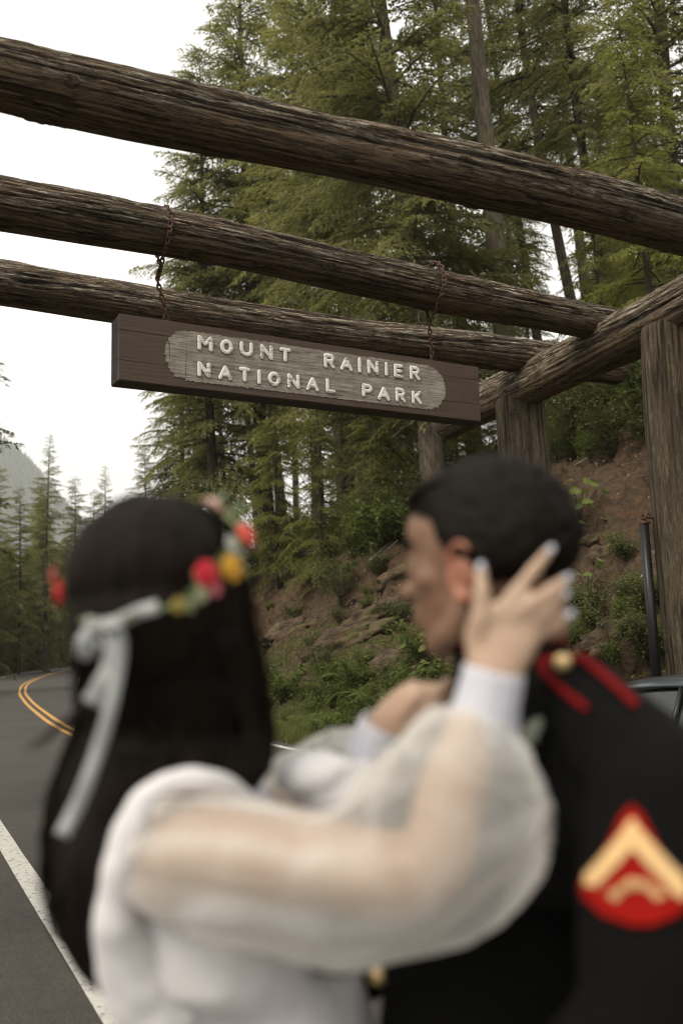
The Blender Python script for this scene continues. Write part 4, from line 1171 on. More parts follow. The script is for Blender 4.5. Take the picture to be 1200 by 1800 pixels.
    for sg in (-1, 1):
        bm = bmesh.new(); add_ball(bm, (1.98, sg * .55, .6), (.12, .14, .06)); bm_obj('headlight', bm, g, t)
        bm = bmesh.new(); add_ball(bm, (-2.03, sg * .58, .75), (.07, .16, .06)); bm_obj('tail_light', bm, plain('red_lens', (.3, .01, .01), .2), t)
        bm = bmesh.new(); add_ball(bm, (.75, sg * .95, .98), (.07, .11, .06)); bm_obj('mirror', bm, m, t)
car()
#PEOPLE
# ------------------------------------------------------------------ the couple
def skin_mat(name, base, red):
    m, n, l, b = new_mat(name)
    f = noise_n(n, l, mapping(n, l, (1, 1, 1)), 9, 4, .6)
    l.new(mixc(n, l, ramp(n, l, f, [(.35, (0, 0, 0)), (.7, (.5, .5, .5))]), base, red), b.inputs['Base Color'])
    b.inputs['Roughness'].default_value = .5
    b.inputs['Subsurface Weight'].default_value = .25; b.inputs['Subsurface Radius'].default_value = (.9, .35, .2); b.inputs['Subsurface Scale'].default_value = .012
    return m
SKW = skin_mat('fair_skin', (.45, .315, .225), (.50, .32, .23)); SKM = skin_mat('tanned_skin', (.20, .115, .072), (.23, .115, .07)); SKE = skin_mat('reddened_ear_skin', (.30, .125, .075), (.33, .12, .07))
def hair_mat(name, a, b2, sc_):
    m, n, l, b = new_mat(name)
    f = noise_n(n, l, mapping(n, l, sc_), 6, 5, .7)
    l.new(ramp(n, l, f, [(.3, a), (.7, b2)]), b.inputs['Base Color']); b.inputs['Roughness'].default_value = .6; b.inputs['Specular IOR Level'].default_value = .10
    bump(n, l, b, f, .6, .006); return m
HW = hair_mat('black_brown_hair', (.0035, .0026, .0018), (.015, .010, .0065), (22, 22, 1.2)); HM = hair_mat('dark_short_hair', (.004, .003, .0024), (.012, .009, .0065), (14, 14, 8))
def cloth_mat(name, col, rough=.85, sheen=.2, trans=0, alpha=1):
    m, n, l, b = new_mat(name)
    f = noise_n(n, l, mapping(n, l, (1, 1, 1)), 14, 5, .6); g = noise_n(n, l, mapping(n, l, (1, 1, 1)), 260, 2, .5)
    l.new(ramp(n, l, f, [(.3, tuple(c * .88 for c in col)), (.7, col)]), b.inputs['Base Color']); b.inputs['Roughness'].default_value = rough; b.inputs['Sheen Weight'].default_value = sheen; b.inputs['Specular IOR Level'].default_value = .15
    bump(n, l, b, math_n(n, l, 'ADD', f, math_n(n, l, 'MULTIPLY', g, .3)), .35, .004)
    src = b.outputs[0]
    if trans:
        tr = n.new('ShaderNodeBsdfTranslucent'); tr.inputs[0].default_value = (*col, 1); ms = n.new('ShaderNodeMixShader'); ms.inputs[0].default_value = trans
        l.new(src, ms.inputs[1]); l.new(tr.outputs[0], ms.inputs[2]); src = ms.outputs[0]
    if alpha < 1:
        tp = n.new('ShaderNodeBsdfTransparent'); ms = n.new('ShaderNodeMixShader')
        fr = n.new('ShaderNodeLayerWeight'); fr.inputs[0].default_value = .35
        k = math_n(n, l, 'ADD', math_n(n, l, 'MULTIPLY', fr.outputs['Facing'], .55), math_n(n, l, 'ADD', alpha - .12, math_n(n, l, 'MULTIPLY', f, .24)), True)
        l.new(k, ms.inputs[0]); l.new(tp.outputs[0], ms.inputs[1]); l.new(src, ms.inputs[2]); src = ms.outputs[0]
    if trans or alpha < 1: l.new(src, n['Material Output'].inputs[0])
    return m
LACE = cloth_mat('white_dress_cloth', (.76, .74, .75)); SHEER = cloth_mat('sheer_white_sleeve', (.86, .845, .81), .8, .2, .4, .33); CUFF = cloth_mat('white_cuff_cloth', (.72, .72, .80), .8, .2, .2)
UNI = cloth_mat('near_black_wool', (.0032, .0032, .003), .95, 0); PIPE = cloth_mat('red_piping', (.17, .005, .006), .95, 0); GOLDM = plain('brass', (.80, .60, .30), .38, .85, .1)
TRS = cloth_mat('dark_blue_trousers', (.02, .025, .04)); CH_R = cloth_mat('chevron_red_felt', (.27, .006, .0035), .95, 0); CH_G = cloth_mat('chevron_gold_thread', (.72, .48, .23), .9, 0)
RIB = cloth_mat('white_ribbon', (.56, .58, .58), .5, 0, .3); EYE = plain('eye_white', (.7, .68, .64), .2); IRIS = plain('dark_iris', (.02, .012, .008), .1)
NAIL = plain('pale_nail_polish', (.55, .57, .64), .25); LIP = plain('lip_skin', (.42, .13, .10), .4); BLKS = plain('black_shoe_leather', (.012, .012, .012), .3)

def hand(bm, wrist, palm_c, fingers, thumb, pr=(.040, .016), nrm=None):
    """palm as a flattened chain from the wrist, fingers as bent tapering chains rooted inside the palm"""
    nrm = nrm or Vector((0, 0, 1))
    d = (palm_c - wrist)
    add_tube(bm, [wrist - d * .3, wrist, wrist + d * .5, palm_c, palm_c + d * .55], [(.026, .021), (.026, .019), (.034, .018), (pr[0], pr[1]), (pr[0] * .92, pr[1] * .8)], 14, True, 1, nrm)
    for ch, r in fingers + [thumb]:
        pts = catmull(ch, 4); rad = [r * (1 - .28 * i / (len(pts) - 1)) for i in range(len(pts))]
        add_tube(bm, pts, rad, 10); add_ball(bm, pts[-1], rad[-1], seg=10); add_ball(bm, pts[0], r, seg=10)
        for j in ch[1:-1]: add_ball(bm, j, r * 1.03, seg=10)

# ---- groom -------------------------------------------------------
groom = thing('person', 'person in black uniform with red and gold chevron, short dark hair, face turned left', 'person', (P(900, 1500, 1.12).x, P(900, 1500, 1.12).y, 0), None)
Hc = P(853, 984, 1.20)                               # skull centre
fa = math.radians(30); HF = Vector((-math.cos(fa), math.sin(fa), -.08)).normalized(); HU = Vector((-.04, 0, 1)); HU = (HU - HF * HU.dot(HF)).normalized(); HS = HF.cross(HU)   # HS: his right (away)
if HS.y < 0: HS = -HS
def H(f, u, s=0): return Hc + HF * f + HU * u + HS * s
HR = Matrix((HF, HS, HU)).transposed()
bm = bmesh.new()
add_ball(bm, H(-.012, .022), (.098, .077, .095), HR, 32)           # cranium
add_ball(bm, H(.050, -.012), (.050, .056, .085), HR)                  # face block
add_ball(bm, H(.058, .045), (.042, .056, .04), HR)                 # forehead
add_ball(bm, H(.032, -.045), (.054, .059, .055), HR); add_ball(bm, H(.015, -.02), (.06, .064, .06), HR)
add_ball(bm, H(.054, -.060), (.044, .046, .056), HR)               # jaw front
add_ball(bm, H(.078, -.098), (.020, .022, .020), HR)               # chin
for sg in (-1, 1):
    add_tube(bm, [H(.0, -.055, sg * .058), H(.035, -.088, sg * .046), H(.078, -.100, sg * .014)], [.020, .019, .017], 10)   # jaw line
    add_ball(bm, H(.055, -.018, sg * .042), (.026, .020, .020), HR)   # cheek
    add_tube(bm, [H(.084, .028, sg * .010), H(.080, .032, sg * .030), H(.062, .026, sg * .05)], [.009, .010, .009], 8)    # brow
add_tube(bm, [H(.096, .024), H(.108, .0), H(.120, -.024), H(.106, -.034)], [.009, .010, .014, .008], 12)      # nose
for sg in (-1, 1): add_ball(bm, H(.106, -.029, sg * .012), .0085, seg=10)
add_ball(bm, H(.096, -.054), (.013, .022, .0065), HR); add_ball(bm, H(.094, -.067), (.013, .020, .008), HR)
nb = P(905, 1165, 1.19)
add_tube(bm, [H(-.03, -.03), H(-.035, -.09), nb + Vector((0, 0, .03)), nb + Vector((0, 0, -.08))], [.062, .060, .063, .075], 20)
add_tube(bm, [H(.03, -.06), H(.0, -.115), nb + Vector((-.02, 0, -.02))], [.03, .035, .05], 12)
# shoulders, chest, pelvis, legs (under the coat)
cc = P(868, 1500, 1.17); sL = P(1168, 1385, .985); sR = P(760, 1330, 1.40); pel = Vector((cc.x - .01, cc.y + .03, .92))
bdx = (sR - sL); bdx.z = 0; bdx.normalize()
def ring_tube(bm, items, up_, seg=26):
    add_tube(bm, [i[0] for i in items], [i[1] for i in items], seg, True, 1, up_)
# torso stack: width along the shoulder line, depth across
front = Vector((0, 0, 1)).cross(bdx); 
def torso(bm, items, seg=32):
    rings = []
    for c, rw_, rd_ in items:
        rings.append([bm.verts.new(Vector(c) + bdx * (math.cos(2 * PI * k / seg) * rw_) + front * (math.sin(2 * PI * k / seg) * rd_)) for k in range(seg)])
    for i in range(len(rings) - 1):
        for k in range(seg): bm.faces.new((rings[i][k], rings[i][(k + 1) % seg], rings[i + 1][(k + 1) % seg], rings[i + 1][k]))
    bm.faces.new(rings[0][::-1]); bm.faces.new(rings[-1])
shm = (sL + sR) / 2
T0 = [((nb.x, nb.y, nb.z - .03), .07, .07), ((shm.x * .6 + nb.x * .4, shm.y * .6 + nb.y * .4, sL.z + .035), .13, .085), ((shm.x, shm.y, sL.z - .03), .185, .10), ((shm.x, shm.y, sL.z - .13), .175, .115), ((cc.x, cc.y + .04, 1.25), .165, .115), ((pel.x, pel.y, 1.08), .15, .105), ((pel.x, pel.y, .93), .165, .12), ((pel.x, pel.y, .84), .15, .11)]
torso(bm, T0)
elL = P(1130, 1800, .90); wrL = elL + Vector((-.16, .10, -.20))
elR = sR + Vector((-.10, .04, -.27)); wrR = P(560, 1760, 1.42)
for s_, e_, w_ in ((sL, elL, wrL), (sR, elR, wrR)):
    add_tube(bm, catmull([s_, s_.lerp(e_, .5), e_, e_.lerp(w_, .5), w_], 4), lerp_list([.058, .05, .042, .036, .026], 4), 14)
for sg in (-1, 1):
    hp = pel + bdx * sg * .09; kn_ = Vector((hp.x, hp.y - .02, .50)); an = Vector((hp.x + .01, hp.y + .03, .08))
    add_tube(bm, catmull([hp - Vector((0, 0, .04)), kn_, an], 5), lerp_list([.085, .058, .04], 5), 14)
    fd = Vector((-.5, .85, 0)).normalized(); add_tube(bm, [an, an + fd * .08 - Vector((0, 0, .035)), an + fd * .17 - Vector((0, 0, .05))], [.04, .038, .025], 10)
dn = (wrL - elL).normalized(); q = wrL + dn * .08
hand(bm, wrL, q, [([q, q + dn * .05 + bdx * (k - 1.5) * .004 + front * (k - 1.5) * .018, q + dn * (.085 - .006 * abs(k - 1.5)) + bdx * -.02 + front * (k - 1.5) * .018], .009) for k in range(4)], ([wrL + dn * .03, wrL + dn * .07 + front * .045, wrL + dn * .105 + front * .05], .0105), nrm=bdx)
dn2 = Vector((-.25, -.12, -.02)).normalized(); q = wrR + dn2 * .08
hand(bm, wrR, q, [([q, q + dn2 * .05 + Vector((0, 0, .018)) * (k - 1.5), q + dn2 * .08 + Vector((0, .012, .018 * (k - 1.5)))], .009) for k in range(4)], ([wrR + dn2 * .03, wrR + dn2 * .06 + Vector((0, 0, .045)), wrR + dn2 * .1 + Vector((0, 0, .05))], .0105))
gbody = remeshed('body', bm, SKM, None, .0055, 8); keep(gbody, groom)
# ears
for sg in (-1, 1):
    bm = bmesh.new(); ec = H(-.002, -.018, sg * .077)
    rim = [ec + HF * (.019 * math.cos(a)) + HU * (.034 * math.sin(a)) + HS * sg * (.012 + .006 * -math.cos(a)) for a in np.linspace(-2.2, 2.4, 15)]
    add_tube(bm, rim, [.0045 + .002 * (k < 4) for k in range(15)], 8); add_ball(bm, ec + HS * sg * .004, (.014, .006, .024), HR, 14); add_ball(bm, ec + HU * -.027 + HF * .004 + HS * sg * .006, (.008, .005, .009), HR, 12)
    keep(remeshed('ear', bm, SKE, None, .0025, 3), groom)
    bm = bmesh.new(); add_ball(bm, H(.074, .012, sg * .031), .0105, seg=14); eo = bm_obj('eye', bm, EYE); keep(eo, groom)
    bm = bmesh.new(); add_tube(bm, [H(.090, .030, sg * .012), H(.091, .036, sg * .030), H(.074, .030, sg * .05)], [.004, .005, .002], 8); keep(bm_obj('eyebrow', bm, HM), groom)
# hair: cap over the cranium with a raised front
bm = bmesh.new(); bmesh.ops.create_icosphere(bm, subdivisions=6, radius=1)
rem = []
for v in bm.verts:
    d = v.co.normalized(); f_, s_, u_ = d.x, d.y, d.z
    # hairline: keep top and back
    line = -.62 + 1.02 * sstep(-.15, .72, f_) + .10 * sstep(.15, .35, f_)
    if abs(s_) > .55: line -= .16 * sstep(.02, .2, f_) * (1 - sstep(.34, .5, f_))      # sideburn
    rem.append((v, u_ - line))
    grow = 1.0 + .07 * sstep(.2, .95, u_) + .07 * sstep(.45, .85, f_) * sstep(.1, .5, u_) + .03 * snoise(d.x * 7, d.y * 7, d.z * 7) + .02 * snoise(d.x * 22, d.y * 22, d.z * 9)
    fade = sstep(0, .35, u_ - line)
    k = (1.005 + .075 * fade) * (grow if fade > 0 else 1)
    v.co = H(-.012, .022) + HF * (f_ * .100 * k) + HS * (s_ * .077 * k) + HU * (u_ * .090 * k)
bmesh.ops.delete(bm, geom=[v for v, q_ in rem if q_ < 0], context='VERTS')
ho_ = bm_obj('hair', bm, HM); md = ho_.modifiers.new('th', 'SOLIDIFY'); md.thickness = .006; md.offset = -1; keep(ho_, groom)
# swept front tuft
bm = bmesh.new()
for k in range(7):
    s0_ = (k - 3) * .016
    add_tube(bm, catmull([H(.0, .098, s0_), H(.035, .100, s0_), H(.064, .092, s0_ * .9), H(.080, .078, s0_ * .8)], 4), lerp_list([.012, .015, .013, .009], 4), 8, True, .7)
keep(remeshed('hair_front', bm, HM, None, .003, 2, lambda c: .0015 * snoise(c.x * 90, c.y * 90, c.z * 60)), groom)
# strand tufts on top of the cap
bm = bmesh.new(); rd = random.Random(3)
for _ in range(520):
    a = rd.uniform(-PI, PI); u_ = rd.uniform(-.1, 1); rr3 = math.sqrt(max(0, 1 - u_ * u_)); f_, s_ = rr3 * math.cos(a), rr3 * math.sin(a)
    if u_ < -.5 + 1.0 * sstep(-.1, .8, f_): continue
    if u_ < -.1 + .5 * (f_ > .3): continue
    k = 1.08 + .05 * sstep(.2, .95, u_) + .04 * sstep(.4, .9, f_)
    p = H(-.012, .022) + HF * (f_ * .100 * k) + HS * (s_ * .077 * k) + HU * (u_ * .090 * k)
    dr_ = (HF * .8 + HU * (.35 if f_ > 0 else -.3) + HS * rd.uniform(-.4, .4)) if u_ > .4 else (HU * -.6 + HF * -.5)
    dr_ = dr_.normalized() * rd.uniform(.014, .03); out = (p - H(-.012, .022)).normalized()
    add_tube(bm, [p - dr_ * .5, p + out * .004, p + dr_ * .6 + out * .003], [.0018, .0022, .0003], 4)
keep(tag(bm_obj('hair_tufts', bm, HM), kind='stuff'), groom)
# coat
bm = bmesh.new()
T1 = [((nb.x, nb.y, nb.z - .035), .078, .078)] + [(c, a + .02, b2 + .02) for c, a, b2 in T0[1:6]] + [((pel.x, pel.y, .93), .195, .15), ((pel.x, pel.y, .78), .205, .16)]
torso(bm, T1)
add_ball(bm, sL + Vector((0, 0, -.01)), .078); add_ball(bm, sR + Vector((0, 0, -.01)), .078)
for s_, e_, w_ in ((sL, elL, wrL), (sR, elR, wrR)):
    add_tube(bm, catmull([s_, s_.lerp(e_, .5), e_, e_.lerp(w_, .5), w_.lerp(e_, .06)], 5), lerp_list([.078, .078, .066, .056, .045], 5), 22)
add_tube(bm, [nb + Vector((0, 0, -.05)), sL.lerp(nb, .5) + Vector((0, 0, .01)), sL + Vector((0, 0, -.005))], [.06, .062, .07], 16)
def fold(c): return .0045 * snoise(c.x * 14, c.y * 14, c.z * 7) + .003 * snoise(c.x * 5, c.y * 5, c.z * 22)
coat = remeshed('coat', bm, UNI, None, .0075, 6, fold); keep(coat, groom)
CB = BVHTree.FromPolygons([v.co[:] for v in coat.data.vertices], [p_.vertices[:] for p_ in coat.data.polygons])
bm = bmesh.new(); cring = [nb + Vector((math.cos(a) * .071, math.sin(a) * .071, 0)) for a in np.linspace(0, 2 * PI, 33)]
add_tube(bm, [nb + Vector((0, 0, -.055)), nb + Vector((-.004, 0, .0)), nb + Vector((-.006, 0, .022))], [.080, .074, .071], 28, True); keep(bm_obj('collar', bm, UNI), groom)
bm = bmesh.new(); add_tube(bm, [p_ + Vector((-.006, 0, .024)) for p_ in cring], .003, 8, False); keep(bm_obj('collar_piping', bm, PIPE), groom)
def hit(bv, px, py, off=.002):
    r = ray(px, py).normalized(); h_ = bv.ray_cast(CAM, r)
    if h_[0] is None: return None
    nn = h_[1] if h_[1].dot(r) < 0 else -h_[1]
    return h_[0] + nn * off
def ribbon_on(bv, pxs, wpx, off=.004, thick=.002):
    pts = catmull([(a, b_, 0) for a, b_ in pxs], 8); bm = bmesh.new(); pr = None
    for i, p_ in enumerate(pts):
        a = pts[max(i - 1, 0)]; c_ = pts[min(i + 1, len(pts) - 1)]; t_ = (c_ - a).normalized(); nn = Vector((-t_.y, t_.x, 0)) * wpx / 2
        h1, h2 = hit(bv, p_.x + nn.x, p_.y + nn.y, off), hit(bv, p_.x - nn.x, p_.y - nn.y, off)
        if h1 is None or h2 is None or (pr and ((h1 - pr[0].co).length > .06 or (h2 - pr[1].co).length > .06)): continue
        row = (bm.verts.new(h1), bm.verts.new(h2))
        if pr: bm.faces.new((pr[0], pr[1], row[1], row[0]))
        pr = row
    return bm
def solid(o, th): md = o.modifiers.new('th', 'SOLIDIFY'); md.thickness = th; md.offset = 0; return o
for nm, pth, wpx in (('shoulder_strap_piping', [(1118, 1246), (1068, 1200), (1018, 1160), (985, 1148), (962, 1160), (958, 1180), (990, 1215), (1034, 1250)], 12), ('collar_edge_piping', [(1022, 1128), (992, 1142), (958, 1164)], 11)):
    bm = ribbon_on(CB, pth, wpx, .005); keep(solid(bm_obj(nm, bm, PIPE), .003), groom)
def button(px, py, r, bv, off=.006):
    p_ = hit(bv, px, py, off)
    if p_ is None: return
    bm = bmesh.new(); add_ball(bm, p_, (r, r * .5, r)); keep(bm_obj('button', bm, GOLDM), groom)
button(992, 1173, .0105, CB); button(673, 1716, .012, CB)
def decal(bv, poly, off, step=4):
    xs = [a for a, _ in poly]; ys = [b_ for _, b_ in poly]; bm = bmesh.new(); cache = {}
    def inside(x, y):
        c_ = False; j = len(poly) - 1
        for i in range(len(poly)):
            if (poly[i][1] > y) != (poly[j][1] > y) and x < (poly[j][0] - poly[i][0]) * (y - poly[i][1]) / (poly[j][1] - poly[i][1]) + poly[i][0]: c_ = not c_
            j = i
        return c_
    def V_(x, y):
        if (x, y) not in cache:
            h_ = hit(bv, x, y, off); cache[x, y] = bm.verts.new(h_) if h_ else None
        return cache[x, y]
    for x in range(int(min(xs)), int(max(xs)) + step, step):
        for y in range(int(min(ys)), int(max(ys)) + step, step):
            if inside(x + step / 2, y + step / 2):
                q_ = [V_(x, y), V_(x + step, y), V_(x + step, y + step), V_(x, y + step)]
                if None not in q_: bm.faces.new(q_)
    return bm
red = [(1112, 1412), (1130, 1430), (1165, 1500), (1215, 1560), (1216, 1590), (1190, 1618), (1150, 1633), (1110, 1635), (1060, 1618), (1022, 1585), (1018, 1562), (1022, 1545), (1060, 1500), (1092, 1432)]
red = [(a + (1112 - a) * .08 + 3, b_ + (1520 - b_) * .05) for a, b_ in red]
ro = solid(bm_obj('chevron_backing', decal(CB, red, .005), CH_R), .003); keep(ro, groom)
gold = [(1113, 1440), (1128, 1462), (1208, 1548), (1208, 1580), (1190, 1580), (1113, 1494), (1050, 1562), (1030, 1560), (1030, 1542), (1098, 1462)]
gold = [(a + (1112 - a) * .07 + 3, b_) for a, b_ in gold]
keep(solid(bm_obj('gold_chevron', decal(CB, gold, .0075, 3), CH_G), .003), groom)
for sg in (-1, 1):
    rif = [(1122 - sg * 42, 1578), (1122 - sg * 20, 1556), (1122 + sg * 10, 1548), (1122 + sg * 48, 1576), (1122 + sg * 40, 1582), (1122 + sg * 8, 1562), (1122 - sg * 18, 1568), (1122 - sg * 34, 1586)]
    keep(solid(bm_obj('crossed_rifle', decal(CB, rif, .008, 3), CH_G), .002), groom)
# trousers and shoes
bm = bmesh.new()
for sg in (-1, 1):
    hp = pel + bdx * sg * .09; add_tube(bm, catmull([hp + Vector((0, 0, .02)), Vector((hp.x, hp.y - .02, .50)), Vector((hp.x + .01, hp.y + .03, .06))], 6), lerp_list([.115, .085, .09], 6), 20)
torso(bm, [((pel.x, pel.y, 1.02), .165, .12), ((pel.x, pel.y, .85), .17, .13)], 24)
keep(remeshed('trousers', bm, TRS, None, .01, 5), groom)
for sg in (-1, 1):
    hp = pel + bdx * sg * .09; an = Vector((hp.x + .01, hp.y + .03, .08)); fd = Vector((-.5, .85, 0)).normalized()
    bm = bmesh.new(); add_tube(bm, [an - fd * .06 - Vector((0, 0, .02)), an + Vector((0, 0, -.015)), an + fd * .10 - Vector((0, 0, .04)), an + fd * .2 - Vector((0, 0, .055))], [(.042, .045), (.047, .055), (.05, .035), (.035, .02)], 14); keep(bm_obj('shoe', bm, BLKS), groom)

# ---- bride -------------------------------------------------------
Wc = P(288, 1028, 1.16)
bride = thing('person', 'person in white dress with sheer puffed sleeves, long black hair under a flower crown', 'person', (P(420, 1600, 1.2).x, P(420, 1600, 1.2).y, 0), None)
wa = math.radians(38); WF = Vector((math.cos(wa), math.sin(wa), .18)).normalized(); WU = Vector((-.10, -.08, 1)); WU = (WU - WF * WU.dot(WF)).normalized(); WS = WF.cross(WU)
def Wp(f, u, s=0): return Wc + WF * f + WU * u + WS * s
WR = Matrix((WF, WS, WU)).transposed()
bm = bmesh.new()
add_ball(bm, Wp(-.008, .02), (.092, .074, .092), WR, 32); add_ball(bm, Wp(.045, -.01), (.048, .054, .07), WR); add_ball(bm, Wp(.048, -.06), (.040, .042, .048), WR); add_ball(bm, Wp(.070, -.092), (.017, .018, .017), WR)
for sg in (-1, 1):
    add_tube(bm, [Wp(.0, -.05, sg * .052), Wp(.033, -.08, sg * .040), Wp(.07, -.092, sg * .01)], [.017, .016, .014], 10); add_ball(bm, Wp(.05, -.02, sg * .038), (.024, .02, .02), WR)
    add_tube(bm, [Wp(.080, .028, sg * .010), Wp(.077, .031, sg * .028), Wp(.06, .026, sg * .045)], [.008, .009, .007], 8)
add_tube(bm, [Wp(.088, .022), Wp(.097, .0), Wp(.107, -.022), Wp(.095, -.031)], [.007, .008, .011, .007], 12)
add_ball(bm, Wp(.088, -.05), (.011, .02, .006), WR); add_ball(bm, Wp(.086, -.061), (.011, .018, .007), WR)
wn = P(352, 1330, 1.22)                                   # base of the neck
add_tube(bm, [Wp(-.02, -.03), Wp(-.02, -.09), wn + Vector((0, 0, .02)), wn + Vector((0, 0, -.07))], [.050, .048, .050, .06], 18)
wsR = P(322, 1492, 1.06); wsL = wn + (wn - wsR) * 1.0; wsL.z = wsR.z + .0
wdx = (wsL - wsR); wdx.z = 0; wdx.normalize(); wfr = Vector((0, 0, 1)).cross(wdx)
if wfr.dot(WF) < 0: wfr = -wfr
def wtorso(bm, items, seg=32):
    rings = []
    for c, rw_, rd_ in items: rings.append([bm.verts.new(Vector(c) + wdx * (math.cos(2 * PI * k / seg) * rw_) + wfr * (math.sin(2 * PI * k / seg) * rd_)) for k in range(seg)])
    for i in range(len(rings) - 1):
        for k in range(seg): bm.faces.new((rings[i][k], rings[i][(k + 1) % seg], rings[i + 1][(k + 1) % seg], rings[i + 1][k]))
    bm.faces.new(rings[0][::-1]); bm.faces.new(rings[-1])
wm = (wsR + wsL) / 2; W_ch = P(372, 1600, 1.19); W_wa = P(488, 1790, 1.22)
Wt = [((wn.x, wn.y, wn.z - .01), .055, .055), ((wm.x, wm.y, wsR.z + .025), .12, .07), ((wm.x, wm.y, wsR.z - .03), .145, .085), ((W_ch.x, W_ch.y, W_ch.z + .02), .14, .10), ((W_ch.x, W_ch.y, W_ch.z - .06), .125, .095), ((W_wa.x, W_wa.y, 1.12), .108, .085), ((W_wa.x, W_wa.y + .01, .95), .155, .125), ((W_wa.x, W_wa.y + .01, .85), .15, .12)]
wtorso(bm, Wt)
eR = P(742, 1530, .975); wrRp = P(862, 1205, 1.01)
add_tube(bm, catmull([wsR, wsR.lerp(eR, .5), eR, eR.lerp(wrRp, .45), wrRp], 5), lerp_list([.050, .049, .042, .037, .024], 5), 16)
add_ball(bm, wsR + Vector((.01, 0, .0)), .052)
add_tube(bm, [P(262, 1530, 1.085), P(290, 1518, 1.07), wsR], [.046, .054, .052], 16); add_ball(bm, P(262, 1530, 1.085), .046)
# right hand on his neck and jaw
D = 1.02
fin = [([P(868, 1085, D), P(905, 1042, D + .004), P(938, 1002, D + .012), P(964, 970, D + .02)], .0092), ([P(890, 1092, D), P(930, 1064, D - .002), P(966, 1040, D + .006), P(992, 1020, D + .012)], .0095),
       ([P(905, 1108, D + .004), P(945, 1088, D), P(972, 1066, D + .006), P(990, 1048, D + .012)], .0090), ([P(905, 1130, D + .006), P(945, 1118, D + .002), P(976, 1099, D + .008), P(997, 1083, D + .012)], .0082)]
thb = ([P(846, 1150, D), P(842, 1092, D - .004), P(846, 1045, D + .002), P(845, 1002, D + .012)], .0108)
vn = (CAM - P(880, 1100, D)).normalized()
hand(bm, wrRp, P(880, 1125, D + .002), fin, thb, (.042, .0165), vn)
# left arm across his chest
eL = P(600, 1480, 1.33); wrLp = P(668, 1290, 1.25)
add_tube(bm, catmull([wsL, wsL.lerp(eL, .5), eL, eL.lerp(wrLp, .5), wrLp], 5), lerp_list([.050, .044, .038, .034, .024], 5), 14)
ql = P(722, 1250, 1.235); vn2 = (CAM - ql).normalized()
hand(bm, wrLp, ql, [([P(735, 1240 + k * 9, 1.235), P(765, 1215 + k * 12, 1.225), P(795, 1194 + k * 16, 1.235)], .0088) for k in range(4)], ([P(700, 1262, 1.23), P(728, 1228, 1.222), P(752, 1205, 1.23)], .0098), (.036, .016), vn2)
for sg in (-1, 1):
    hp = Vector((W_wa.x, W_wa.y + .01, .88)) + wdx * sg * .075
    add_tube(bm, catmull([hp, Vector((hp.x, hp.y, .48)), Vector((hp.x - .01, hp.y - .01, .09))], 5), lerp_list([.08, .052, .034], 5), 14); fd = wfr
    an = Vector((hp.x - .01, hp.y - .01, .08)); add_tube(bm, [an, an + fd * .07 - Vector((0, 0, .03)), an + fd * .15 - Vector((0, 0, .055))], [.034, .032, .02], 10)
wbody = remeshed('body', bm, SKW, None, .0048, 4); keep(wbody, bride)
# nails
for ch, r in fin + [thb]:
    tip = ch[-1]; dr_ = (ch[-1] - ch[-2]).normalized(); v_ = (CAM - tip).normalized()
    bm = bmesh.new(); a = dr_; c_ = a.cross(v_).normalized(); nn = c_.cross(a).normalized()
    if nn.dot(v_) < 0: nn = -nn
    add_ball(bm, tip + dr_ * .002 + nn * r * .55, (.006, .0042, .0022), Matrix((a, c_, nn)).transposed(), 12); keep(bm_obj('nail', bm, NAIL), bride)
for sg in (-1, 1):
    bm = bmesh.new(); add_ball(bm, Wp(.076, .012, sg * .029), .011, seg=14); keep(bm_obj('eye', bm, EYE), bride)
# dress
bm = bmesh.new()
Wd_ = [((wn.x, wn.y, wn.z - .045), .088, .066), ((wm.x, wm.y, wsR.z + .05), .148, .086), ((wm.x, wm.y, wsR.z - .01), .172, .112), ((W_ch.x, W_ch.y, W_ch.z + .02), .155, .145), ((W_ch.x, W_ch.y, W_ch.z - .06), .145, .145), ((W_wa.x, W_wa.y, 1.12), .150, .11)]
Wd_ += [((W_wa.x, W_wa.y + .01, .95), .195, .155), ((W_wa.x - .02, W_wa.y, .6), .26, .24), ((W_wa.x - .03, W_wa.y, .25), .33, .31), ((W_wa.x - .04, W_wa.y, .03), .38, .36)]
wtorso(bm, Wd_, 40)
add_tube(bm, catmull([P(268, 1450, 1.13), P(250, 1560, 1.12), P(275, 1680, 1.13), P(350, 1800, 1.15)], 5), lerp_list([.030, .044, .062, .085], 5), 22)
def wrink(c): return .006 * snoise(c.x * 12, c.y * 12, c.z * 3) + .003 * snoise(c.x * 30, c.y * 30, c.z * 14) + .02 * math.sin(math.atan2(c.y - W_wa.y, c.x - W_wa.x) * 14) * sstep(1.0, .4, c.z)
dress = remeshed('dress', bm, LACE, None, .009, 4, wrink); keep(dress, bride)
DB = BVHTree.FromPolygons([v.co[:] for v in dress.data.vertices], [p_.vertices[:] for p_ in dress.data.polygons])
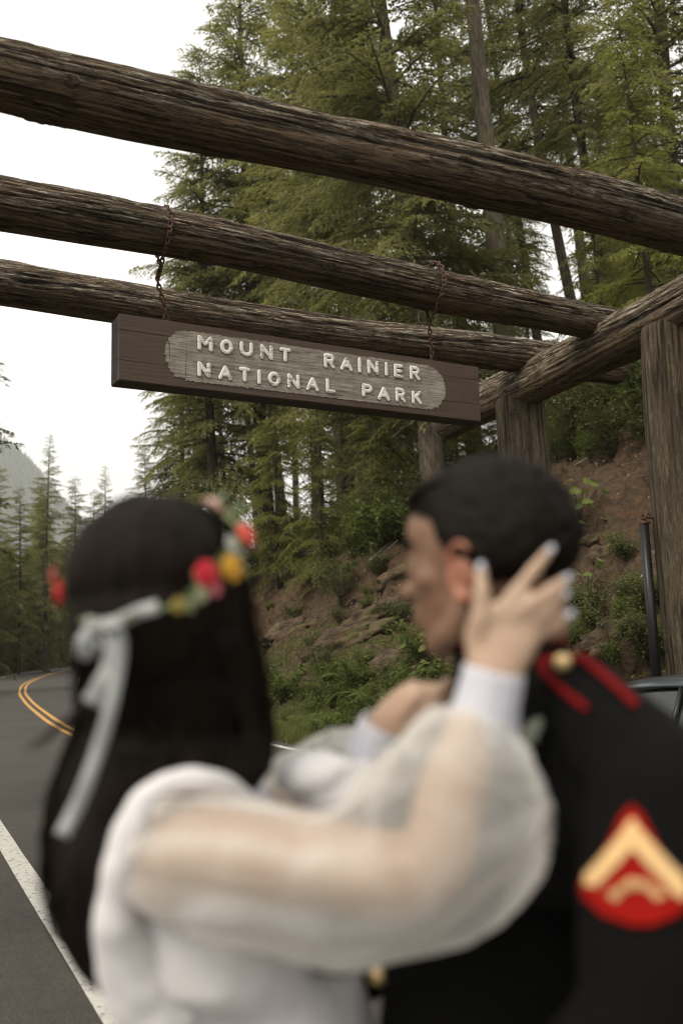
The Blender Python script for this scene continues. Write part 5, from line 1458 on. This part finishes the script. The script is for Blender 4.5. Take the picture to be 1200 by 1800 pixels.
# sleeves
def sleeve(path, cuff, seed, mat=SHEER):
    pts = catmull([P(a, b_, d) for a, b_, d, r in path], 6); rad = lerp_list([r for *_, r in path], 6); bm = bmesh.new()
    rings = add_tube(bm, pts, rad, 56, False)
    bmesh.ops.subdivide_edges(bm, edges=bm.edges[:], cuts=1, use_grid_fill=True)
    bm.normal_update()
    for v in bm.verts:
        i = min(range(len(pts)), key=lambda j: (pts[j] - v.co).length_squared); k = sstep(0, 5, i) * sstep(0, 4, len(pts) - 1 - i)
        dvec = (v.co - pts[i]); a = math.atan2(dvec.z, dvec.y + dvec.x * .4)
        v.co += v.normal * (.011 * k * math.sin(a * 8 + seed + 3 * snoise(i * .10, seed, 1)) * (.5 + .7 * snoise(i * .12, a * .7, seed)) + .010 * k * snoise(v.co.x * 9, v.co.y * 9, v.co.z * 9 + seed) + .0015 * snoise(v.co.x * 40, v.co.y * 40, v.co.z * 40))
    o = bm_obj('sleeve', bm, mat); keep(o, bride)
    bm = bmesh.new(); add_tube(bm, catmull([P(a, b_, d) for a, b_, d, r in cuff], 5), lerp_list([r for *_, r in cuff], 5), 36, False)
    bm.normal_update()
    for v in bm.verts: v.co += v.normal * .0025 * snoise(v.co.x * 50, v.co.y * 50, v.co.z * 20)
    c_ = solid(bm_obj('cuff', bm, CUFF), .003); keep(c_, bride)
sleeve([(250, 1500, 1.085, .054), (320, 1510, 1.05, .073), (430, 1530, 1.02, .072), (545, 1555, 1.0, .071), (650, 1545, .985, .080), (735, 1505, .98, .094), (795, 1435, .98, .098), (815, 1365, .99, .088), (828, 1312, 1.0, .068), (845, 1270, 1.01, .040)],
       [(846, 1300, 1.01, .037), (855, 1240, 1.01, .034), (868, 1178, 1.012, .0315)], 1.0)
sleeve([(500, 1470, 1.36, .07), (540, 1440, 1.35, .09), (590, 1420, 1.34, .10), (640, 1390, 1.30, .09), (655, 1345, 1.27, .065), (662, 1315, 1.26, .040)],
       [(655, 1330, 1.262, .036), (664, 1300, 1.255, .033), (676, 1272, 1.25, .031)], 4.0)
# white cloth edge round the armhole and across the back of the shoulder
bm = bmesh.new()
add_tube(bm, catmull([P(440, 1412, 1.10), P(385, 1378, 1.07), P(325, 1372, 1.05), P(262, 1400, 1.035), P(228, 1455, 1.03), P(206, 1540, 1.03), P(205, 1630, 1.04), P(232, 1720, 1.06), P(285, 1800, 1.08)], 6), lerp_list([(.008, .012), (.011, .014), (.012, .015), (.013, .016), (.015, .018), (.018, .02), (.026, .026), (.04, .035), (.05, .045)], 6), 18)
keep(remeshed('armhole_band', bm, LACE, None, .005, 3, lambda c: .003 * snoise(c.x * 30, c.y * 30, c.z * 30)), bride)
# puff of cloth at the left cuff
bm = bmesh.new(); add_ball(bm, P(560, 1365, 1.20), (.055, .04, .032)); add_ball(bm, P(610, 1390, 1.20), (.06, .04, .04))
keep(remeshed('sleeve_bow', bm, LACE, None, .005, 4, lambda c: .006 * snoise(c.x * 30, c.y * 30, c.z * 30)), bride)
bm = bmesh.new(); add_ball(bm, P(592, 1694, 1.10), (.034, .02, .016)); keep(remeshed('dark_sash_knot', bm, UNI, None, .004, 3), bride)
# hair
bm = bmesh.new()
add_ball(bm, Wp(-.012, .020), (.104, .098, .094), WR, 36); add_ball(bm, Wp(-.03, -.03), (.09, .096, .09), WR, 28)
hp_ = [(292, 1010, 1.17, .104, .09), (300, 1090, 1.17, .106, .085), (306, 1180, 1.17, .108, .07), (306, 1270, 1.165, .112, .055), (290, 1350, 1.14, .120, .042), (252, 1420, 1.12, .104, .036), (214, 1500, 1.10, .082, .034), (190, 1580, 1.09, .064, .034), (186, 1650, 1.085, .046, .028), (196, 1715, 1.08, .026, .02), (204, 1755, 1.08, .009, .01)]
pts = catmull([P(a, b_, d) for a, b_, d, *_ in hp_], 5); rad = lerp_list([(r1, r2) for *_, r1, r2 in hp_], 5)
rings = []
for p_, (ra, rb) in zip(pts, rad):
    rings.append([bm.verts.new(p_ + RT * (math.cos(2 * PI * k / 40) * ra) + fw * (math.sin(2 * PI * k / 40) * rb)) for k in range(40)])
for i in range(len(rings) - 1):
    for k in range(40): bm.faces.new((rings[i][k], rings[i][(k + 1) % 40], rings[i + 1][(k + 1) % 40], rings[i + 1][k]))
bm.faces.new(rings[0][::-1]); bm.faces.new(rings[-1])
def hs_(c): return .0055 * snoise(c.x * 38, c.y * 38, c.z * 2.5) + .003 * snoise(c.x * 90, c.y * 90, c.z * 4)
hair = remeshed('hair', bm, HW, None, .0045, 3, hs_); keep(hair, bride)
HB_ = BVHTree.FromPolygons([v.co[:] for v in hair.data.vertices], [p_.vertices[:] for p_ in hair.data.polygons])
bm = bmesh.new(); rd = random.Random(9)
for _ in range(520):
    u_ = rd.uniform(-1.05, 1.05); ph_ = rd.choice([-1, 1]) if rd.random() < .2 else -1
    st_ = rd.randint(1, 4) * 5; en = rd.randint(6, 9) * 5 + rd.randint(0, 4); path = []
    for i in range(st_, en + 1, 3):
        ra, rb = rad[i]; jit = 1 + rd.uniform(-.015, .06) * (i / 45)
        path.append(pts[i] + RT * (u_ * ra * jit) - fw * (math.sqrt(max(0, 1 - min(1, abs(u_)) ** 2)) * rb * 1.03) + RT * (.006 * math.sin(i * .3 + u_ * 9)))
    if len(path) > 2: add_tube(bm, path, [.0016] * (len(path) - 1) + [.0003], 4)
for _ in range(150):
    sd2 = rd.choice([-1, -1, 1]); i0_ = rd.randint(0, 24); n2_ = rd.randint(5, 9); ph_ = rd.uniform(0, 6); off_ = rd.uniform(-.008, .012); path = []
    for j in range(n2_):
        i = min(i0_ + j * 3, len(pts) - 1); ra, rb = rad[i]
        path.append(pts[i] + RT * (sd2 * (ra + off_ * math.sin(j / n2_ * PI)) + .004 * math.sin(j * .9 + ph_)) + fw * rb * rd.uniform(-.5, .1))
    add_tube(bm, path, [.0013] * (n2_ - 1) + [.0003], 4)
for _ in range(120):
    a_ = rd.uniform(.15, PI - .15); e_ = rd.uniform(1.0, 1.06); pth = []
    for j in range(6):
        t_ = a_ + (j - 3) * .10; pth.append(P(288 + 158 * e_ * math.cos(t_) * (1 + .01 * j * rd.random()), 1028 - 140 * e_ * math.sin(t_), 1.16 + rd.uniform(-.03, .03)))
    add_tube(bm, pth, .0009, 4)
keep(tag(bm_obj('hair_strands', bm, HW), kind='stuff'), bride)
BRW = plain('brown_hair_wisp', (.03, .018, .012), .5)
bm = bmesh.new()
for k in range(16):
    a0 = rd.uniform(-1, 1)
    add_tube(bm, catmull([P(190, 1180 + a0 * 20, 1.14), P(140, 1248 + a0 * 9, 1.10), P(95, 1285 + a0 * 8, 1.07), P(50 + rd.uniform(-8, 25), 1316 + a0 * 10, 1.05)], 4), lerp_list([.0012, .0011, .0009, .0004], 4), 4)
keep(tag(bm_obj('blown_wisp', bm, BRW), kind='stuff'), bride)

# ---- flower crown -------------------------------------------------
crown_t = thing('flower_crown', 'crown of red yellow and pale flowers with ribbon tied on the black hair', 'flower crown', Wc)
def crown_p(px, py, off=.008):
    return hit(HB_, px, py, off)
vinepx = [(106, 1035), (125, 1075), (165, 1092), (215, 1088), (270, 1074), (318, 1060), (352, 1020), (388, 985), (412, 945), (395, 905), (372, 888)]
fixed = {0: P(108, 1035, 1.15), 1: P(135, 1082, 1.10), 10: P(374, 890, 1.20), 9: P(405, 915, 1.16), 8: P(424, 945, 1.12)}
vine = []
for i, (a, b_) in enumerate(vinepx):
    q = fixed.get(i) or crown_p(a, b_, .008) or P(a, b_, 1.12); vine.append(q)
vine += [Wp(.09, .085, .02), Wp(.07, .06, -.095), Wp(-.02, .03, -.115)]
GRN = plain('crown_leaf_green', (.13, .17, .07), .6); SAGE = plain('sage_leaf', (.30, .33, .25), .7)
bm = bmesh.new(); add_tube(bm, catmull(vine + [vine[0]], 5), .0035, 6); bm_obj2 = bm_obj('vine', bm, GRN); keep(bm_obj2, crown_t)
def leaf_s(c, d, l, mat):
    bm = bmesh.new(); up_ = (c - Wc).normalized(); s_ = d.cross(up_).normalized()
    vs = [bm.verts.new(c + d * l * a + s_ * l * b_ + up_ * .006 * a) for a, b_ in ((0, 0), (.3, .22), (.7, .2), (1, 0), (.7, -.2), (.3, -.22))]; bm.faces.new(vs)
    keep(bm_obj('leaf', bm, mat, None, False), crown_t)
rd = random.Random(12)
vv = catmull(vine, 6)
for k in range(90):
    i = rd.randrange(0, len(vv) - 1)
    if 6 < i < 26: continue
    leaf_s(vv[i], ((vv[i + 1] - vv[i]).normalized() + Vector((rd.uniform(-1, 1), rd.uniform(-1, 1), rd.uniform(-1, 1))) * .9).normalized(), rd.uniform(.014, .028), GRN if rd.random() < .6 else SAGE)
def flower(c, r, col, lab, inner=None):
    r *= .82
    f = bpy.data.objects.new('flower', None); COL.objects.link(f); f['label'] = lab; f.parent = crown_t; f.location = c - crown_t.location
    out = (c - Wc).normalized(); q_ = out.to_track_quat('Z', 'Y').to_matrix()
    m_ = plain('petal_' + lab.split()[0], col, .6, var=.25, vs=60); 
    bm = bmesh.new()
    for ring_, n_, el_ in ((1.0, 7, .25), (.72, 6, .7), (.42, 5, 1.1)):
        for k in range(n_):
            a = 2 * PI * k / n_ + ring_ * 2; d = Vector((math.cos(a) * math.cos(el_), math.sin(a) * math.cos(el_), math.sin(el_)))
            add_ball(bm, q_ @ (d * r * ring_ * .62), (r * .42, r * .40, r * .14), q_ @ d.to_track_quat('X', 'Z').to_matrix(), 10)
    bm_obj('petals', bm, m_, f)
    bm = bmesh.new(); add_ball(bm, q_ @ Vector((0, 0, r * .45)), r * .22, seg=10); bm_obj('centre', bm, plain('flower_heart', inner or tuple(c_ * .6 for c_ in col), .8), f)
flower(P(111, 1042, 1.12), .021, (.50, .012, .02), 'red rose at the left end'); flower(P(98, 1012, 1.13), .014, (.50, .12, .10), 'coral small bud above the red rose')
for (a, b_, r, c_, lab) in ((350, 1008, .020, (.55, .012, .03), 'crimson rose low at the right'), (364, 1030, .014, (.60, .16, .20), 'pink small rose beside the crimson one'), (389, 1000, .022, (.62, .34, .03), 'yellow rose'),
                          (408, 962, .018, (.42, .44, .40), 'pale sage white bloom'), (428, 942, .019, (.72, .09, .07), 'coral red rose at the right edge'), (340, 1048, .015, (.38, .40, .26), 'cream green small bloom'),
                          (374, 893, .021, (.58, .38, .32), 'blush pink rose at the top'), (398, 915, .014, (.40, .38, .22), 'buff small bloom below the blush rose'), (308, 1066, .012, (.34, .26, .06), 'ochre bud beside the ribbon')):
    flower(crown_p(a, b_, .012) if a < 400 and b_ > 960 and crown_p(a, b_, .012) else P(a, b_, 1.115 if b_ > 930 else 1.17), r, c_, lab)
# ribbon band, bow and tails
def ribbon(pts, wd_, name='ribbon', tw=0.0):
    pts = catmull(pts, 8); bm = bmesh.new(); pr = None
    for i, p_ in enumerate(pts):
        t_ = (pts[min(i + 1, len(pts) - 1)] - pts[max(i - 1, 0)]).normalized(); s_ = t_.cross((CAM - p_).normalized()).normalized()
        w_ = wd_[0] + (wd_[1] - wd_[0]) * i / (len(pts) - 1); s_ = (s_ + fw * .35 * math.sin(i * .5 + tw)).normalized() * w_ / 2
        row = (bm.verts.new(p_ + s_), bm.verts.new(p_ - s_))
        if pr: bm.faces.new((pr[0], pr[1], row[1], row[0]))
        pr = row
    o = solid(bm_obj(name, bm, RIB), .0012); keep(o, crown_t); return o
dR = (crown_p(200, 1100, .0) or P(200, 1100, 1.07)); db = (dR - CAM).dot(fw) - .022
def pr_(a, b_, e=0): 
    h_ = crown_p(a, b_, .010); d = (h_ - CAM).dot(fw) if h_ else db
    return P(a, b_, min(d, db + .02) + e)
ribbon([pr_(278, 1066), pr_(240, 1078), pr_(200, 1098)], (.016, .016))
ribbon([pr_(150, 1092), pr_(175, 1098), pr_(200, 1100)], (.012, .016))
ribbon([pr_(190, 1100), P(160, 1110, db), P(145, 1130, db - .005), P(150, 1150, db), P(175, 1128, db)], (.016, .014), 'ribbon_loop', 1)
ribbon([P(196, 1098, db), P(204, 1140, db - .006), P(192, 1190, db - .006), P(165, 1240, db - .004)], (.022, .030), 'ribbon_tail', .5)
ribbon([P(205, 1105, db - .002), P(208, 1170, db - .008), P(190, 1260, db - .012), P(165, 1340, db - .014), P(138, 1410, db - .014), P(108, 1470, db - .012)], (.014, .017), 'ribbon_tail', 2)
bm = bmesh.new(); add_ball(bm, P(197, 1100, db - .004), (.013, .010, .010)); keep(bm_obj('knot', bm, RIB), crown_t)
# small boutonniere on the groom, seen past the sleeve
bp = hit(CB, 940, 1305, .01) or P(940, 1305, 1.1)
bt = thing('boutonniere', 'small pale green and pink flower sprig on the black uniform above the sleeve', 'boutonniere', bp)
bm = bmesh.new()
for k in range(5): add_ball(bm, Vector((.004 * k - .008, 0, .004 * k)), (.012, .004, .006), Matrix.Rotation(k * .6, 3, 'Y'), 10)
bm_obj('leaves', bm, SAGE, bt); bm = bmesh.new(); add_ball(bm, Vector((-.018, -.004, .002)), (.007, .006, .007), None, 10); bm_obj('bud', bm, plain('pink_bud', (.5, .1, .15), .6), bt)
bpy.data.scenes.remove(scratch)
# ------------------------------------------------------------------ air
hz, n, l, b = new_mat('haze_air')
n.remove(b); pv = n.new('ShaderNodeVolumePrincipled'); pv.inputs['Color'].default_value = (.98, .99, .985, 1); pv.inputs['Density'].default_value = .00022; pv.inputs['Anisotropy'].default_value = .1
l.new(pv.outputs[0], n['Material Output'].inputs['Volume'])
bm = bmesh.new(); bmesh.ops.create_cube(bm, size=1); 
for v in bm.verts: v.co = Vector((v.co.x * 5200, v.co.y * 5200 + 600, (v.co.z + .5) * 560 - 8))
ho = bm_obj('haze', bm, hz, None, False); tag(ho, 'thin pale haze in the valley air', 'haze', kind='stuff')

p_, q_ = BLc, BLc + sy * TH
for a_ in (BLc, BLc + sy * TH, BRc, BRc + sy * TH):
    w_ = a_ - CAM; print('SIGNPX', 600 + F * w_.dot(RT) / w_.dot(fw), 900 - F * w_.dot(UP) / w_.dot(fw))
print('TRIS', sum(len(m.polygons) for m in bpy.data.meshes))
